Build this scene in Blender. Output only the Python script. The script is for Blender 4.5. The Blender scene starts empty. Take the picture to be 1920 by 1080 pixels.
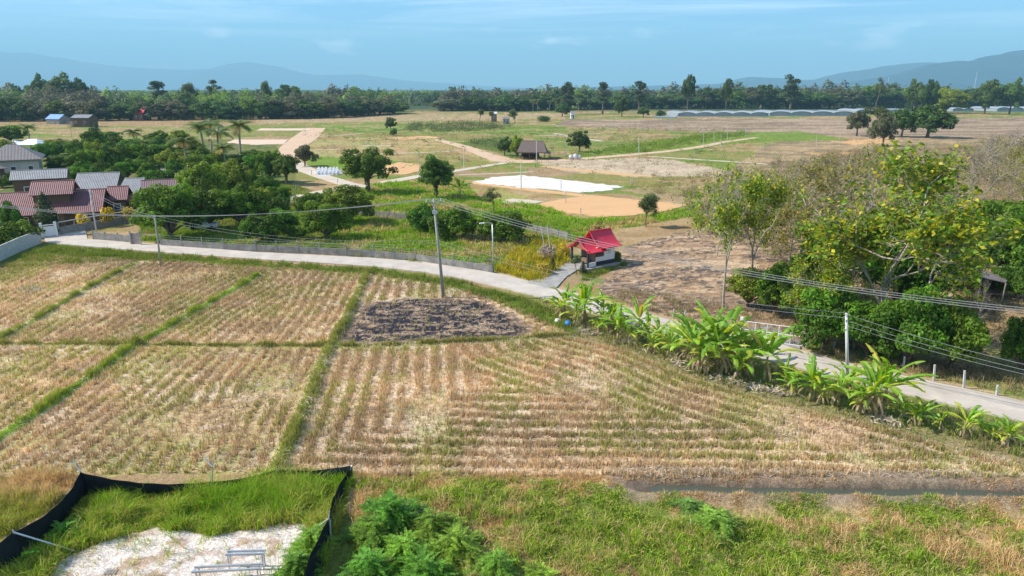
import bpy, math, random
import numpy as np
from mathutils import Vector
RNG = np.random.default_rng(7)
random.seed(7)
rad = math.radians
# ------------------------------------------------------------------ camera, sky, sun, exposure
scene = bpy.context.scene
PITCH = rad(16.2); CAMH = 20.0; FPX = 1281.0
cam_d = bpy.data.cameras.new('camera'); cam = bpy.data.objects.new('camera', cam_d)
scene.collection.objects.link(cam); scene.camera = cam
cam_d.sensor_width = 36; cam_d.lens = FPX/1920*36
cam_d.clip_start = 0.5; cam_d.clip_end = 120000
cam.location = (0, 0, CAMH); cam.rotation_euler = (math.pi/2-PITCH, 0, 0)
SUN_EL = rad(42); SUN_DIR = Vector((-1.0, 0.02, 0)).normalized()      # where the sun stands, seen from the scene
world = bpy.data.worlds.new('World'); scene.world = world; world.use_nodes = True
def build_world():
    nt = world.node_tree; N = nt.nodes; L = nt.links
    bg = N['Background']
    sky = N.new('ShaderNodeTexSky'); sky.sky_type = 'NISHITA'; sky.sun_disc = False
    sky.sun_elevation = SUN_EL
    sky.sun_rotation = math.atan2(SUN_DIR.x, SUN_DIR.y)
    sky.altitude = 300; sky.air_density = 1.0; sky.dust_density = 0.3; sky.ozone_density = 2.2
    # thin cirrus and a few small cumulus in the sky
    tc = N.new('ShaderNodeTexCoord'); sep = N.new('ShaderNodeSeparateXYZ'); L.new(tc.outputs['Generated'], sep.inputs[0])
    def math_(op, a, b=None, c=None):
        n = N.new('ShaderNodeMath'); n.operation = op
        for i, v in enumerate((a, b, c)):
            if v is None: continue
            if isinstance(v, (int, float)): n.inputs[i].default_value = v
            else: L.new(v, n.inputs[i])
        return n.outputs[0]
    zc = math_('MAXIMUM', sep.outputs[2], 0.015)
    u = math_('DIVIDE', sep.outputs[0], zc); v = math_('DIVIDE', sep.outputs[1], zc)
    cb = N.new('ShaderNodeCombineXYZ'); L.new(math_('MULTIPLY', u, 0.55), cb.inputs[0]); L.new(v, cb.inputs[1])
    n1 = N.new('ShaderNodeTexNoise'); n1.inputs['Scale'].default_value = 0.30; n1.inputs['Detail'].default_value = 8
    n1.inputs['Roughness'].default_value = 0.62; n1.inputs['Distortion'].default_value = 0.5; L.new(cb.outputs[0], n1.inputs['Vector'])
    r1 = N.new('ShaderNodeMapRange'); r1.inputs[1].default_value = 0.46; r1.inputs[2].default_value = 0.72; L.new(n1.outputs[0], r1.inputs[0])
    up = N.new('ShaderNodeMapRange'); up.inputs[1].default_value = 0.045; up.inputs[2].default_value = 0.112; L.new(sep.outputs[2], up.inputs[0])
    cirrus = math_('MULTIPLY', math_('MULTIPLY', r1.outputs[0], up.outputs[0]), 0.75)
    # cumulus: angular coordinates
    mp = N.new('ShaderNodeMapping'); mp.inputs['Scale'].default_value = (14, 14, 38); L.new(tc.outputs['Generated'], mp.inputs[0])
    n2 = N.new('ShaderNodeTexNoise'); n2.inputs['Scale'].default_value = 1.0; n2.inputs['Detail'].default_value = 6; L.new(mp.outputs[0], n2.inputs['Vector'])
    r2 = N.new('ShaderNodeMapRange'); r2.inputs[1].default_value = 0.57; r2.inputs[2].default_value = 0.72; L.new(n2.outputs[0], r2.inputs[0])
    b1 = N.new('ShaderNodeMapRange'); b1.inputs[1].default_value = 0.03; b1.inputs[2].default_value = 0.05; L.new(sep.outputs[2], b1.inputs[0])
    b2 = N.new('ShaderNodeMapRange'); b2.inputs[1].default_value = 0.065; b2.inputs[2].default_value = 0.085; b2.inputs[3].default_value = 1; b2.inputs[4].default_value = 0; L.new(sep.outputs[2], b2.inputs[0])
    cum = math_('MULTIPLY', math_('MULTIPLY', r2.outputs[0], math_('MULTIPLY', b1.outputs[0], b2.outputs[0])), 0.7)
    tint = N.new('ShaderNodeMix'); tint.data_type = 'RGBA'; tint.blend_type = 'MULTIPLY'; tint.inputs[0].default_value = 1
    L.new(sky.outputs[0], tint.inputs[6]); tint.inputs[7].default_value = (0.60, 0.94, 1.24, 1)
    fac = math_('MINIMUM', math_('ADD', cirrus, cum), 1.0)
    mx = N.new('ShaderNodeMix'); mx.data_type = 'RGBA'; L.new(fac, mx.inputs[0]); L.new(tint.outputs[2], mx.inputs[6])
    mx.inputs[7].default_value = (13, 14, 14.5, 1)
    L.new(mx.outputs[2], bg.inputs[0]); bg.inputs[1].default_value = 0.104
build_world()
sun_d = bpy.data.lights.new('sun', 'SUN'); sun = bpy.data.objects.new('sun', sun_d); scene.collection.objects.link(sun)
sun_d.energy = 5.0; sun_d.angle = rad(0.55); sun_d.color = (1.0, 0.935, 0.82)
sd = Vector((SUN_DIR.x*math.cos(SUN_EL), SUN_DIR.y*math.cos(SUN_EL), math.sin(SUN_EL)))
sun.rotation_euler = sd.to_track_quat('Z', 'Y').to_euler()
vs = scene.view_settings; vs.view_transform = 'Standard'; vs.look = 'None'; vs.gamma = 1; vs.exposure = 0.66; vs.use_curve_mapping = False
scene.cycles.max_bounces = 6; scene.cycles.volume_bounces = 0; scene.cycles.transparent_max_bounces = 8

# ------------------------------------------------------------------ geometry helpers
cp, sp = math.cos(PITCH), math.sin(PITCH)
def ray(px, py):
    u = (px-960)/FPX; v = (540-py)/FPX
    return u, cp+v*sp, -sp+v*cp
def G(px, py, z=0.0):                       # the place on level z that a photo pixel shows
    dx, dy, dz = ray(px, py); t = (CAMH-z)/(-dz)
    return Vector((dx*t, dy*t, z))
def R(px, py, Y):                           # the point at distance Y in a pixel's direction
    dx, dy, dz = ray(px, py); t = Y/dy
    return Vector((dx*t, Y, CAMH+dz*t))
def hgt(px, pyb, pyt):                      # height of an upright thing from its base and top rows
    b = G(px, pyb); return R(px, pyt, b.y).z
def mpp(px, py):                            # metres per photo pixel there
    b = G(px, py); return (b.y*cp+CAMH*sp)/FPX
def Gs(pts, z=0.0): return [G(a, b, z) for a, b in pts]

def _hash(ix, iy, seed):
    h = (ix.astype(np.int64)*374761393 + iy.astype(np.int64)*668265263 + seed*974634777) & 0xffffffff
    h = ((h ^ (h >> 13))*1274126177) & 0xffffffff
    return ((h ^ (h >> 16)) & 0xffffff)/float(0xffffff)
def vnoise(x, y, seed=0):
    ix = np.floor(x); iy = np.floor(y); fx = x-ix; fy = y-iy
    fx = fx*fx*(3-2*fx); fy = fy*fy*(3-2*fy)
    a = _hash(ix, iy, seed); b = _hash(ix+1, iy, seed); c = _hash(ix, iy+1, seed); d = _hash(ix+1, iy+1, seed)
    return (a*(1-fx)+b*fx)*(1-fy)+(c*(1-fx)+d*fx)*fy
def fbm(x, y, seed=0, o=4):
    s = 0; a = 0.5; t = 0
    for k in range(o):
        s = s+a*vnoise(x*2**k, y*2**k, seed+k*17); t += a; a *= 0.55
    return s/t
def sstep(a, b, x):
    t = np.clip((x-a)/(b-a), 0, 1); return t*t*(3-2*t)
def pip(x, y, poly):
    ins = np.zeros(x.shape, bool); n = len(poly)
    for i in range(n):
        x1, y1 = poly[i][0], poly[i][1]; x2, y2 = poly[(i+1) % n][0], poly[(i+1) % n][1]
        if y1 == y2: continue
        c = ((y1 > y) != (y2 > y)) & (x < (x2-x1)*(y-y1)/(y2-y1)+x1)
        ins ^= c
    return ins
def pdist(x, y, line):
    d = np.full(x.shape, 1e9)
    for a, b in zip(line[:-1], line[1:]):
        vx, vy = b[0]-a[0], b[1]-a[1]; L2 = vx*vx+vy*vy+1e-9
        t = np.clip(((x-a[0])*vx+(y-a[1])*vy)/L2, 0, 1)
        d = np.minimum(d, np.hypot(x-a[0]-t*vx, y-a[1]-t*vy))
    return d

COL = scene.collection
def props(o, label=None, cat=None, group=None, kind=None):
    if label: o['label'] = label
    if cat: o['category'] = cat
    if group: o['group'] = group
    if kind: o['kind'] = kind
    return o
def empty(name, loc, label, cat, group=None, rz=0.0, scale=None):
    o = bpy.data.objects.new(name, None); COL.objects.link(o); o.location = loc; o.rotation_euler = (0, 0, rz)
    o.empty_display_size = 0.3
    if scale is not None: o.scale = scale if hasattr(scale, '__len__') else (scale,)*3
    return props(o, label, cat, group)
def mesh_np(name, V, F, mat, col=None, smooth=False):
    """V (n,3); F list of (m,k) int arrays"""
    V = np.asarray(V, np.float32)
    if isinstance(F, np.ndarray): F = [F]
    me = bpy.data.meshes.new(name)
    me.vertices.add(len(V)); me.vertices.foreach_set('co', V.ravel())
    nl = sum(f.size for f in F); npoly = sum(len(f) for f in F)
    me.loops.add(nl); me.polygons.add(npoly)
    me.loops.foreach_set('vertex_index', np.concatenate([f.ravel() for f in F]).astype(np.int32))
    tot = np.concatenate([np.full(len(f), f.shape[1], np.int32) for f in F])
    st = np.concatenate([[0], np.cumsum(tot)[:-1]]).astype(np.int32)
    me.polygons.foreach_set('loop_start', st); me.polygons.foreach_set('loop_total', tot)
    if smooth: me.polygons.foreach_set('use_smooth', np.ones(npoly, bool))
    me.update(calc_edges=True)
    if col is not None:
        ca = me.color_attributes.new('col', 'FLOAT_COLOR', 'POINT')
        c4 = np.ones((len(V), 4), np.float32); c4[:, :3] = col
        ca.data.foreach_set('color', c4.ravel())
    me.materials.append(mat)
    return me
def put(name, me, parent=None, **kw):
    o = bpy.data.objects.new(name, me); COL.objects.link(o)
    if parent: o.parent = parent
    return props(o, **kw)

class MB:
    """collects simple shapes into one mesh"""
    def __init__(s): s.v = []; s.f = []
    def add(s, vs, fs):
        n = len(s.v); s.v += [tuple(v) for v in vs]; s.f += [tuple(i+n for i in f) for f in fs]; return s
    def box(s, c, d, rz=0.0, bev=0.0):
        x, y, z = d[0]/2, d[1]/2, d[2]/2; ca, sa = math.cos(rz), math.sin(rz)
        vs = []
        for dz in (-z, z):
            for dx, dy in ((-x, -y), (x, -y), (x, y), (-x, y)):
                vs.append((c[0]+dx*ca-dy*sa, c[1]+dx*sa+dy*ca, c[2]+dz))
        return s.add(vs, [(3, 2, 1, 0), (4, 5, 6, 7), (0, 1, 5, 4), (1, 2, 6, 5), (2, 3, 7, 6), (3, 0, 4, 7)])
    def tube(s, p0, p1, r0, r1=None, n=6, cap=True):
        r1 = r0 if r1 is None else r1
        p0 = Vector(p0); p1 = Vector(p1); d = (p1-p0)
        if d.length < 1e-6: return s
        d.normalize(); a = d.orthogonal().normalized(); b = d.cross(a)
        vs = []
        for p, r in ((p0, r0), (p1, r1)):
            for k in range(n):
                t = 2*math.pi*k/n; vs.append(p+a*(r*math.cos(t))+b*(r*math.sin(t)))
        fs = [(k, (k+1) % n, n+(k+1) % n, n+k) for k in range(n)]
        if cap: fs += [tuple(range(n-1, -1, -1)), tuple(range(n, 2*n))]
        return s.add(vs, fs)
    def path(s, pts, r, n=6):
        rs = r if hasattr(r, '__len__') else [r]*len(pts)
        for i in range(len(pts)-1): s.tube(pts[i], pts[i+1], rs[i], rs[i+1], n, cap=(i in (0, len(pts)-2)))
        return s
    def slab(s, quad, t):
        """thick sheet from a polygon of points, thickness t downward"""
        n = len(quad); q = [Vector(p) for p in quad]; lo = [p-Vector((0, 0, t)) for p in q]
        return s.add(q+lo, [tuple(range(n)), tuple(range(2*n-1, n-1, -1))]+[(i, n+i, n+(i+1) % n, (i+1) % n) for i in range(n)])
    def ell(s, c, r, nu=10, nv=6, jit=0.0, rnd=random):
        vs = []; 
        for j in range(nv+1):
            ph = math.pi*j/nv
            for i in range(nu):
                th = 2*math.pi*i/nu; k = 1+rnd.uniform(-jit, jit)
                vs.append((c[0]+r[0]*k*math.sin(ph)*math.cos(th), c[1]+r[1]*k*math.sin(ph)*math.sin(th), c[2]+r[2]*k*math.cos(ph)))
        fs = [(j*nu+i, (j+1)*nu+i, (j+1)*nu+(i+1) % nu, j*nu+(i+1) % nu) for j in range(nv) for i in range(nu)]
        return s.add(vs, fs)
    def build(s, name, mat, parent=None, smooth=False, **kw):
        me = bpy.data.meshes.new(name); me.from_pydata(s.v, [], s.f); me.materials.append(mat)
        if smooth: me.polygons.foreach_set('use_smooth', [True]*len(me.polygons))
        me.update(); o = bpy.data.objects.new(name, me); COL.objects.link(o)
        if parent: o.parent = parent
        return props(o, **kw)
def kids(o): return [c for c in bpy.data.objects if c.parent == o]
def dup(root, loc, rz=0.0, scale=None, label=None, group=None, ch=None):
    r = root.copy(); COL.objects.link(r); r.location = loc; r.rotation_euler = (0, 0, rz)
    if scale is not None: r.scale = scale if hasattr(scale, '__len__') else (scale,)*3
    if label: r['label'] = label
    if group: r['group'] = group
    for c, subs in ch:
        k = c.copy(); COL.objects.link(k); k.parent = r
        for g in subs:
            q = g.copy(); COL.objects.link(q); q.parent = k
    return r
def tree_of(root): return [(c, kids(c)) for c in kids(root)]

# ------------------------------------------------------------------ materials
def nodes(name):
    m = bpy.data.materials.new(name); m.use_nodes = True; nt = m.node_tree
    return m, nt.nodes, nt.links, nt.nodes['Principled BSDF']
def plain(name, c, rough=0.7, metal=0.0, var=0.25, scale=3.0, c2=None, bump=0.0, bscale=20, spec=0.3):
    m, N, L, b = nodes(name)
    tc = N.new('ShaderNodeTexCoord'); n = N.new('ShaderNodeTexNoise'); n.inputs['Scale'].default_value = scale; n.inputs['Detail'].default_value = 6
    n.inputs['Roughness'].default_value = 0.65
    L.new(tc.outputs['Object'], n.inputs['Vector'])
    rp = N.new('ShaderNodeMapRange'); rp.inputs[1].default_value = 0.3; rp.inputs[2].default_value = 0.7; L.new(n.outputs[0], rp.inputs[0])
    mx = N.new('ShaderNodeMix'); mx.data_type = 'RGBA'; L.new(rp.outputs[0], mx.inputs[0])
    c2 = c2 or tuple(v*(1-var) for v in c)
    mx.inputs[6].default_value = (*c2, 1); mx.inputs[7].default_value = (*c, 1); L.new(mx.outputs[2], b.inputs['Base Color'])
    b.inputs['Roughness'].default_value = rough; b.inputs['Metallic'].default_value = metal; b.inputs['Specular IOR Level'].default_value = spec
    if bump:
        n2 = N.new('ShaderNodeTexNoise'); n2.inputs['Scale'].default_value = bscale; n2.inputs['Detail'].default_value = 5; L.new(tc.outputs['Object'], n2.inputs['Vector'])
        bp = N.new('ShaderNodeBump'); bp.inputs['Strength'].default_value = bump; bp.inputs['Distance'].default_value = 0.05
        L.new(n2.outputs[0], bp.inputs['Height']); L.new(bp.outputs[0], b.inputs['Normal'])
    return m
def veg(name, trans=0.35, rough=0.6, spec=0.25, rnd=0.35):
    """foliage: colour from the leaf attribute, shifted a little for each plant, light passing through"""
    m, N, L, b = nodes(name)
    at = N.new('ShaderNodeAttribute'); at.attribute_name = 'col'
    oi = N.new('ShaderNodeObjectInfo')
    mr = N.new('ShaderNodeMapRange'); mr.inputs[3].default_value = 1-rnd/2; mr.inputs[4].default_value = 1+rnd/2; L.new(oi.outputs['Random'], mr.inputs[0])
    hs = N.new('ShaderNodeHueSaturation'); L.new(at.outputs['Color'], hs.inputs['Color']); L.new(mr.outputs[0], hs.inputs['Value'])
    mh = N.new('ShaderNodeMapRange'); mh.inputs[3].default_value = 0.5-0.02*rnd/0.35; mh.inputs[4].default_value = 0.5+0.02*rnd/0.35
    wn = N.new('ShaderNodeMath'); wn.operation = 'FRACT'; ml = N.new('ShaderNodeMath'); ml.operation = 'MULTIPLY'; ml.inputs[1].default_value = 7.13
    L.new(oi.outputs['Random'], ml.inputs[0]); L.new(ml.outputs[0], wn.inputs[0]); L.new(wn.outputs[0], mh.inputs[0]); L.new(mh.outputs[0], hs.inputs['Hue'])
    L.new(hs.outputs[0], b.inputs['Base Color']); b.inputs['Roughness'].default_value = rough; b.inputs['Specular IOR Level'].default_value = spec
    tr = N.new('ShaderNodeBsdfTranslucent')
    h2 = N.new('ShaderNodeHueSaturation'); h2.inputs['Value'].default_value = 1.5; h2.inputs['Saturation'].default_value = 1.1; h2.inputs['Hue'].default_value = 0.485
    L.new(hs.outputs[0], h2.inputs['Color']); L.new(h2.outputs[0], tr.inputs['Color'])
    ms = N.new('ShaderNodeMixShader'); ms.inputs[0].default_value = trans
    L.new(b.outputs[0], ms.inputs[1]); L.new(tr.outputs[0], ms.inputs[2]); L.new(ms.outputs[0], N['Material Output'].inputs['Surface'])
    return m
def roofmat(name, c, c2, scale=3.2, rough=0.6, metal=0.0):
    """ribbed or tiled sheets running down the slope: bands across local generated x are bumps"""
    m, N, L, b = nodes(name)
    tc = N.new('ShaderNodeTexCoord')
    n = N.new('ShaderNodeTexNoise'); n.inputs['Scale'].default_value = 0.9; n.inputs['Detail'].default_value = 7; n.inputs['Roughness'].default_value = 0.7; L.new(tc.outputs['Object'], n.inputs['Vector'])
    at = N.new('ShaderNodeAttribute'); at.attribute_name = 'UVMap'
    uv = N.new('ShaderNodeUVMap'); uv.uv_map = 'UVMap'
    w = N.new('ShaderNodeTexWave'); w.wave_type = 'BANDS'; w.bands_direction = 'X'; w.inputs['Scale'].default_value = scale*.36; w.inputs['Distortion'].default_value = 0.15
    L.new(uv.outputs[0], w.inputs['Vector'])
    w2 = N.new('ShaderNodeTexWave'); w2.wave_type = 'BANDS'; w2.bands_direction = 'Y'; w2.wave_profile = 'SAW'; w2.inputs['Scale'].default_value = 0.22; L.new(uv.outputs[0], w2.inputs['Vector'])
    rp = N.new('ShaderNodeMapRange'); rp.inputs[1].default_value = 0.32; rp.inputs[2].default_value = 0.68; L.new(n.outputs[0], rp.inputs[0])
    mx = N.new('ShaderNodeMix'); mx.data_type = 'RGBA'; L.new(rp.outputs[0], mx.inputs[0]); mx.inputs[6].default_value = (*c2, 1); mx.inputs[7].default_value = (*c, 1)
    m2 = N.new('ShaderNodeMix'); m2.data_type = 'RGBA'; m2.blend_type = 'MULTIPLY'; m2.inputs[0].default_value = 0.4
    L.new(mx.outputs[2], m2.inputs[6]); L.new(w.outputs['Color'], m2.inputs[7]); L.new(m2.outputs[2], b.inputs['Base Color'])
    ad = N.new('ShaderNodeMath'); ad.operation = 'ADD'; L.new(w.outputs['Fac'], ad.inputs[0]); L.new(w2.outputs['Fac'], ad.inputs[1])
    bp = N.new('ShaderNodeBump'); bp.inputs['Strength'].default_value = 0.8; bp.inputs['Distance'].default_value = 0.06; L.new(ad.outputs[0], bp.inputs['Height']); L.new(bp.outputs[0], b.inputs['Normal'])
    b.inputs['Roughness'].default_value = rough; b.inputs['Metallic'].default_value = metal
    return m
M = {}
M['leaf'] = veg('leaf_foliage', 0.34)
M['leafbig'] = veg('broad_leaf', 0.42, 0.45, 0.35, 0.18)
M['blade'] = veg('grass_blades', 0.30, 0.75, 0.1, 0.0)
M['bark'] = plain('grey_brown_bark', (0.22, 0.17, 0.12), 0.9, var=0.5, scale=6, bump=0.5)
M['palebark'] = plain('pale_bark', (0.42, 0.36, 0.28), 0.9, var=0.45, scale=6, bump=0.4)
M['twig'] = plain('grey_twigs', (0.34, 0.28, 0.22), 0.9, var=0.3, scale=4)
M['conc'] = plain('weathered_concrete', (0.40, 0.38, 0.35), 0.85, var=0.45, scale=1.6, bump=0.3)
M['concw'] = plain('pale_concrete', (0.62, 0.60, 0.57), 0.8, var=0.3, scale=2.5)
M['block'] = plain('grey_block_wall', (0.30, 0.28, 0.25), 0.9, c2=(0.13, 0.125, 0.11), scale=1.1, bump=0.4)
M['white'] = plain('white_paint', (0.80, 0.80, 0.80), 0.55, var=0.12, scale=1.5)
M['steel'] = plain('galvanised_steel', (0.62, 0.64, 0.66), 0.4, metal=0.6, var=0.25, scale=5)
M['wood'] = plain('weathered_wood', (0.24, 0.16, 0.10), 0.8, var=0.4, scale=5)
M['bamboo'] = plain('dry_bamboo', (0.50, 0.43, 0.30), 0.7, var=0.3, scale=5)
M['dark'] = plain('dark_interior', (0.03, 0.03, 0.035), 0.8)
M['navy'] = plain('dark_base_paint', (0.035, 0.04, 0.06), 0.6)
M['net'] = plain('black_shade_net', (0.012, 0.018, 0.022), 0.8, var=0.5, scale=2.0, spec=0.15)
M['maroon'] = roofmat('maroon_tile_roof', (0.27, 0.105, 0.10), (0.17, 0.065, 0.065))
M['purple'] = roofmat('faded_purple_tile_roof', (0.26, 0.15, 0.155), (0.18, 0.10, 0.105))
M['greyroof'] = roofmat('grey_fibre_cement_roof', (0.34, 0.34, 0.35), (0.22, 0.22, 0.225))
M['brownroof'] = roofmat('brown_grey_tile_roof', (0.22, 0.19, 0.18), (0.15, 0.13, 0.125))
M['redroof'] = roofmat('bright_red_metal_roof', (0.90, 0.045, 0.09), (0.78, 0.03, 0.07), 4.5, 0.5)
M['rust'] = roofmat('rusty_zinc_roof', (0.42, 0.42, 0.43), (0.26, 0.13, 0.08), 5, 0.5, 0.3)
M['thatch'] = plain('grey_thatch', (0.19, 0.145, 0.125), 0.95, var=0.45, scale=3, bump=0.8)
M['cream'] = plain('cream_wall', (0.55, 0.50, 0.42), 0.8, var=0.2, scale=0.8)
M['brownwall'] = plain('brown_board_wall', (0.14, 0.085, 0.055), 0.8, var=0.3, scale=1.5)
M['tarp'] = plain('white_tarpaulin', (0.78, 0.80, 0.84), 0.5, var=0.08)
M['blue'] = plain('blue_sheet', (0.02, 0.22, 0.70), 0.5, var=0.3, scale=6)
M['bluero'] = plain('blue_roof', (0.14, 0.30, 0.62), 0.5, var=0.2)
M['orangew'] = plain('orange_awning', (0.45, 0.18, 0.11), 0.7)
M['plastic'] = plain('greenhouse_film', (0.30, 0.34, 0.38), 0.6, var=0.2, scale=0.15)
M['plasticd'] = plain('greenhouse_end_net', (0.33, 0.39, 0.40), 0.8, var=0.25, scale=0.1)
M['glass'] = plain('dark_glass', (0.03, 0.04, 0.05), 0.1, spec=0.6)
M['rubber'] = plain('tyre_rubber', (0.02, 0.02, 0.02), 0.8)
M['carw'] = plain('white_car_paint', (0.78, 0.79, 0.80), 0.25, var=0.05, spec=0.5)
M['wire'] = plain('grey_cable', (0.30, 0.30, 0.31), 0.6)
M['redbr'] = plain('rust_brown_leaf', (0.30, 0.12, 0.06), 0.8)
M['dry'] = plain('dry_banana_litter', (0.55, 0.47, 0.38), 0.8, c2=(0.30, 0.24, 0.17), scale=6)

# ------------------------------------------------------------------ layout of the land (photo pixels turned into places)
def W(pts): return [(p.x, p.y) for p in Gs(pts)]
B1 = W([(-260, 1000), (0, 822), (100, 757), (235, 662), (262, 646), (340, 600), (430, 549), (485, 517)])
B2 = W([(-120, 690), (0, 637), (100, 582), (150, 550), (250, 497)])
B3 = W([(-200, 646), (0, 648), (260, 649), (620, 653), (800, 648), (1070, 631)])
B4 = W([(515, 888), (545, 828), (580, 745), (616, 660), (662, 575), (690, 512)])
DITCH = W([(1195, 908), (1400, 917), (1600, 920), (1800, 920), (1990, 929), (2300, 945)])
BOT = W([(-200, 895), (130, 893), (520, 885), (700, 893), (1190, 898), (1990, 905), (2300, 915)])
BAN = W([(1075, 628), (1180, 655), (1300, 705), (1450, 748), (1640, 792), (1800, 832), (1990, 880)])
TOPE = W([(-60, 500), (80, 470), (300, 483), (480, 497), (700, 512), (830, 528), (950, 560), (1075, 628)])
FIELD_L = W([(-260, 895), (515, 886), (616, 655), (690, 515), (480, 500), (250, 487), (80, 478), (-160, 540)])
FIELD_T = W([(620, 652), (690, 512), (830, 535), (945, 565), (1070, 628)])
FIELD_M = W([(520, 886), (622, 655), (1072, 632), (1200, 668), (1310, 712), (1450, 755), (1640, 800), (1800, 842), (1990, 885), (1990, 902), (1200, 896), (700, 891)])
BURN = W([(700, 566), (760, 556), (905, 562), (960, 590), (1003, 618), (985, 632), (850, 642), (640, 647), (650, 610), (668, 585)])
SAND = W([(60, 1130), (110, 1050), (190, 1015), (290, 990), (420, 1003), (480, 990), (575, 978), (585, 1010), (560, 1130)])
ENCL = [(p.x, p.y) for p in (G(-130, 1085, 1.75), G(25, 998, 1.75), G(150, 885, 1.45), G(398, 903, .55), G(518, 880, .6), G(660, 872, .9), G(617, 972, 1.6), G(560, 1130, 1.65))]+[(-6, 15), (-40, 15)]
ORCH = W([(262, 452), (262, 400), (400, 340), (560, 350), (650, 378), (1000, 400), (1075, 428), (1050, 480), (985, 520), (925, 508), (600, 475)])
LUSH = W([(640, 392), (700, 345), (860, 335), (900, 372), (1010, 385), (1090, 412), (1190, 408), (1330, 385), (1500, 350), (1500, 362), (1330, 400), (1190, 425), (1110, 440), (1045, 470), (960, 480), (860, 500), (770, 480), (640, 460)])
BFIELD = W([(1150, 500), (1170, 462), (1340, 420), (1560, 395), (1800, 400), (1800, 640), (1400, 640), (1190, 578), (1120, 540)])
RUE = W([(85, 444), (130, 447), (200, 452), (300, 460), (480, 474), (600, 480), (700, 485), (800, 493), (860, 501), (950, 518), (1010, 533), (1100, 558), (1185, 582), (1260, 603), (1440, 641), (1590, 684), (1700, 708), (1800, 729), (1920, 756), (2200, 822)])
ROWSP = 1.22
def rowphase(x, y):
    d4 = pdist(x, y, B4); b4x = np.interp(y, [p[1] for p in B4], [p[0] for p in B4]); left = x < b4x
    dl = np.minimum(np.minimum(pdist(x, y, B1), d4), pdist(x, y, B2)); dr = np.minimum(d4, np.minimum(pdist(x, y, BAN), pdist(x, y, BOT)))
    d = np.where(left, dl, dr)
    return (d+1.1*(fbm(x*0.10, y*0.10, 5)-0.5)+.25*(fbm(x*.6, y*.6, 6, 2)-.5))/np.where(left, .98, ROWSP)

def height(x, y):
    near = sstep(160, 60, y)
    h = near*0.10*(fbm(x*0.35, y*0.35, 31)-0.5)+near*0.04*(fbm(x*2.2, y*2.2, 32, 3)-0.5)
    w = 0.75+0.5*fbm(x*0.9, y*0.9, 40)
    for b, a, s in ((B1, .30, .42), (B2, .22, .40), (B3, .22, .36), (B4, .36, .50)):
        h = h+a*w*np.exp(-(pdist(x, y, b)/s)**2)
    dd = pdist(x, y, DITCH)+0.25*(fbm(x*0.8, y*0.8, 44)-0.5)
    h = h-0.80*np.exp(-(dd/0.62)**4)*sstep(DITCH[0][0]-.5, DITCH[0][0]+2.5, x)+0.14*w*np.exp(-((dd-1.5)/0.5)**2)
    f = sstep(32.5, 30.5, y)*sstep(-12, -6, x)*sstep(1.6, 4.5, dd)
    dy_ = np.interp(x, [p[0] for p in DITCH], [p[1] for p in DITCH])
    h = h+np.where(y < dy_, .36, .10)*np.exp(-((dd-1.2)/0.42)**2)*sstep(DITCH[0][0]-1, DITCH[0][0]+3, x)*(.7+.6*fbm(x*1.3, y*1.3, 46, 3))
    h = h+f*1.0*(fbm(x*0.45+9, y*0.45, 61, 4)-0.40)
    return h

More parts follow.
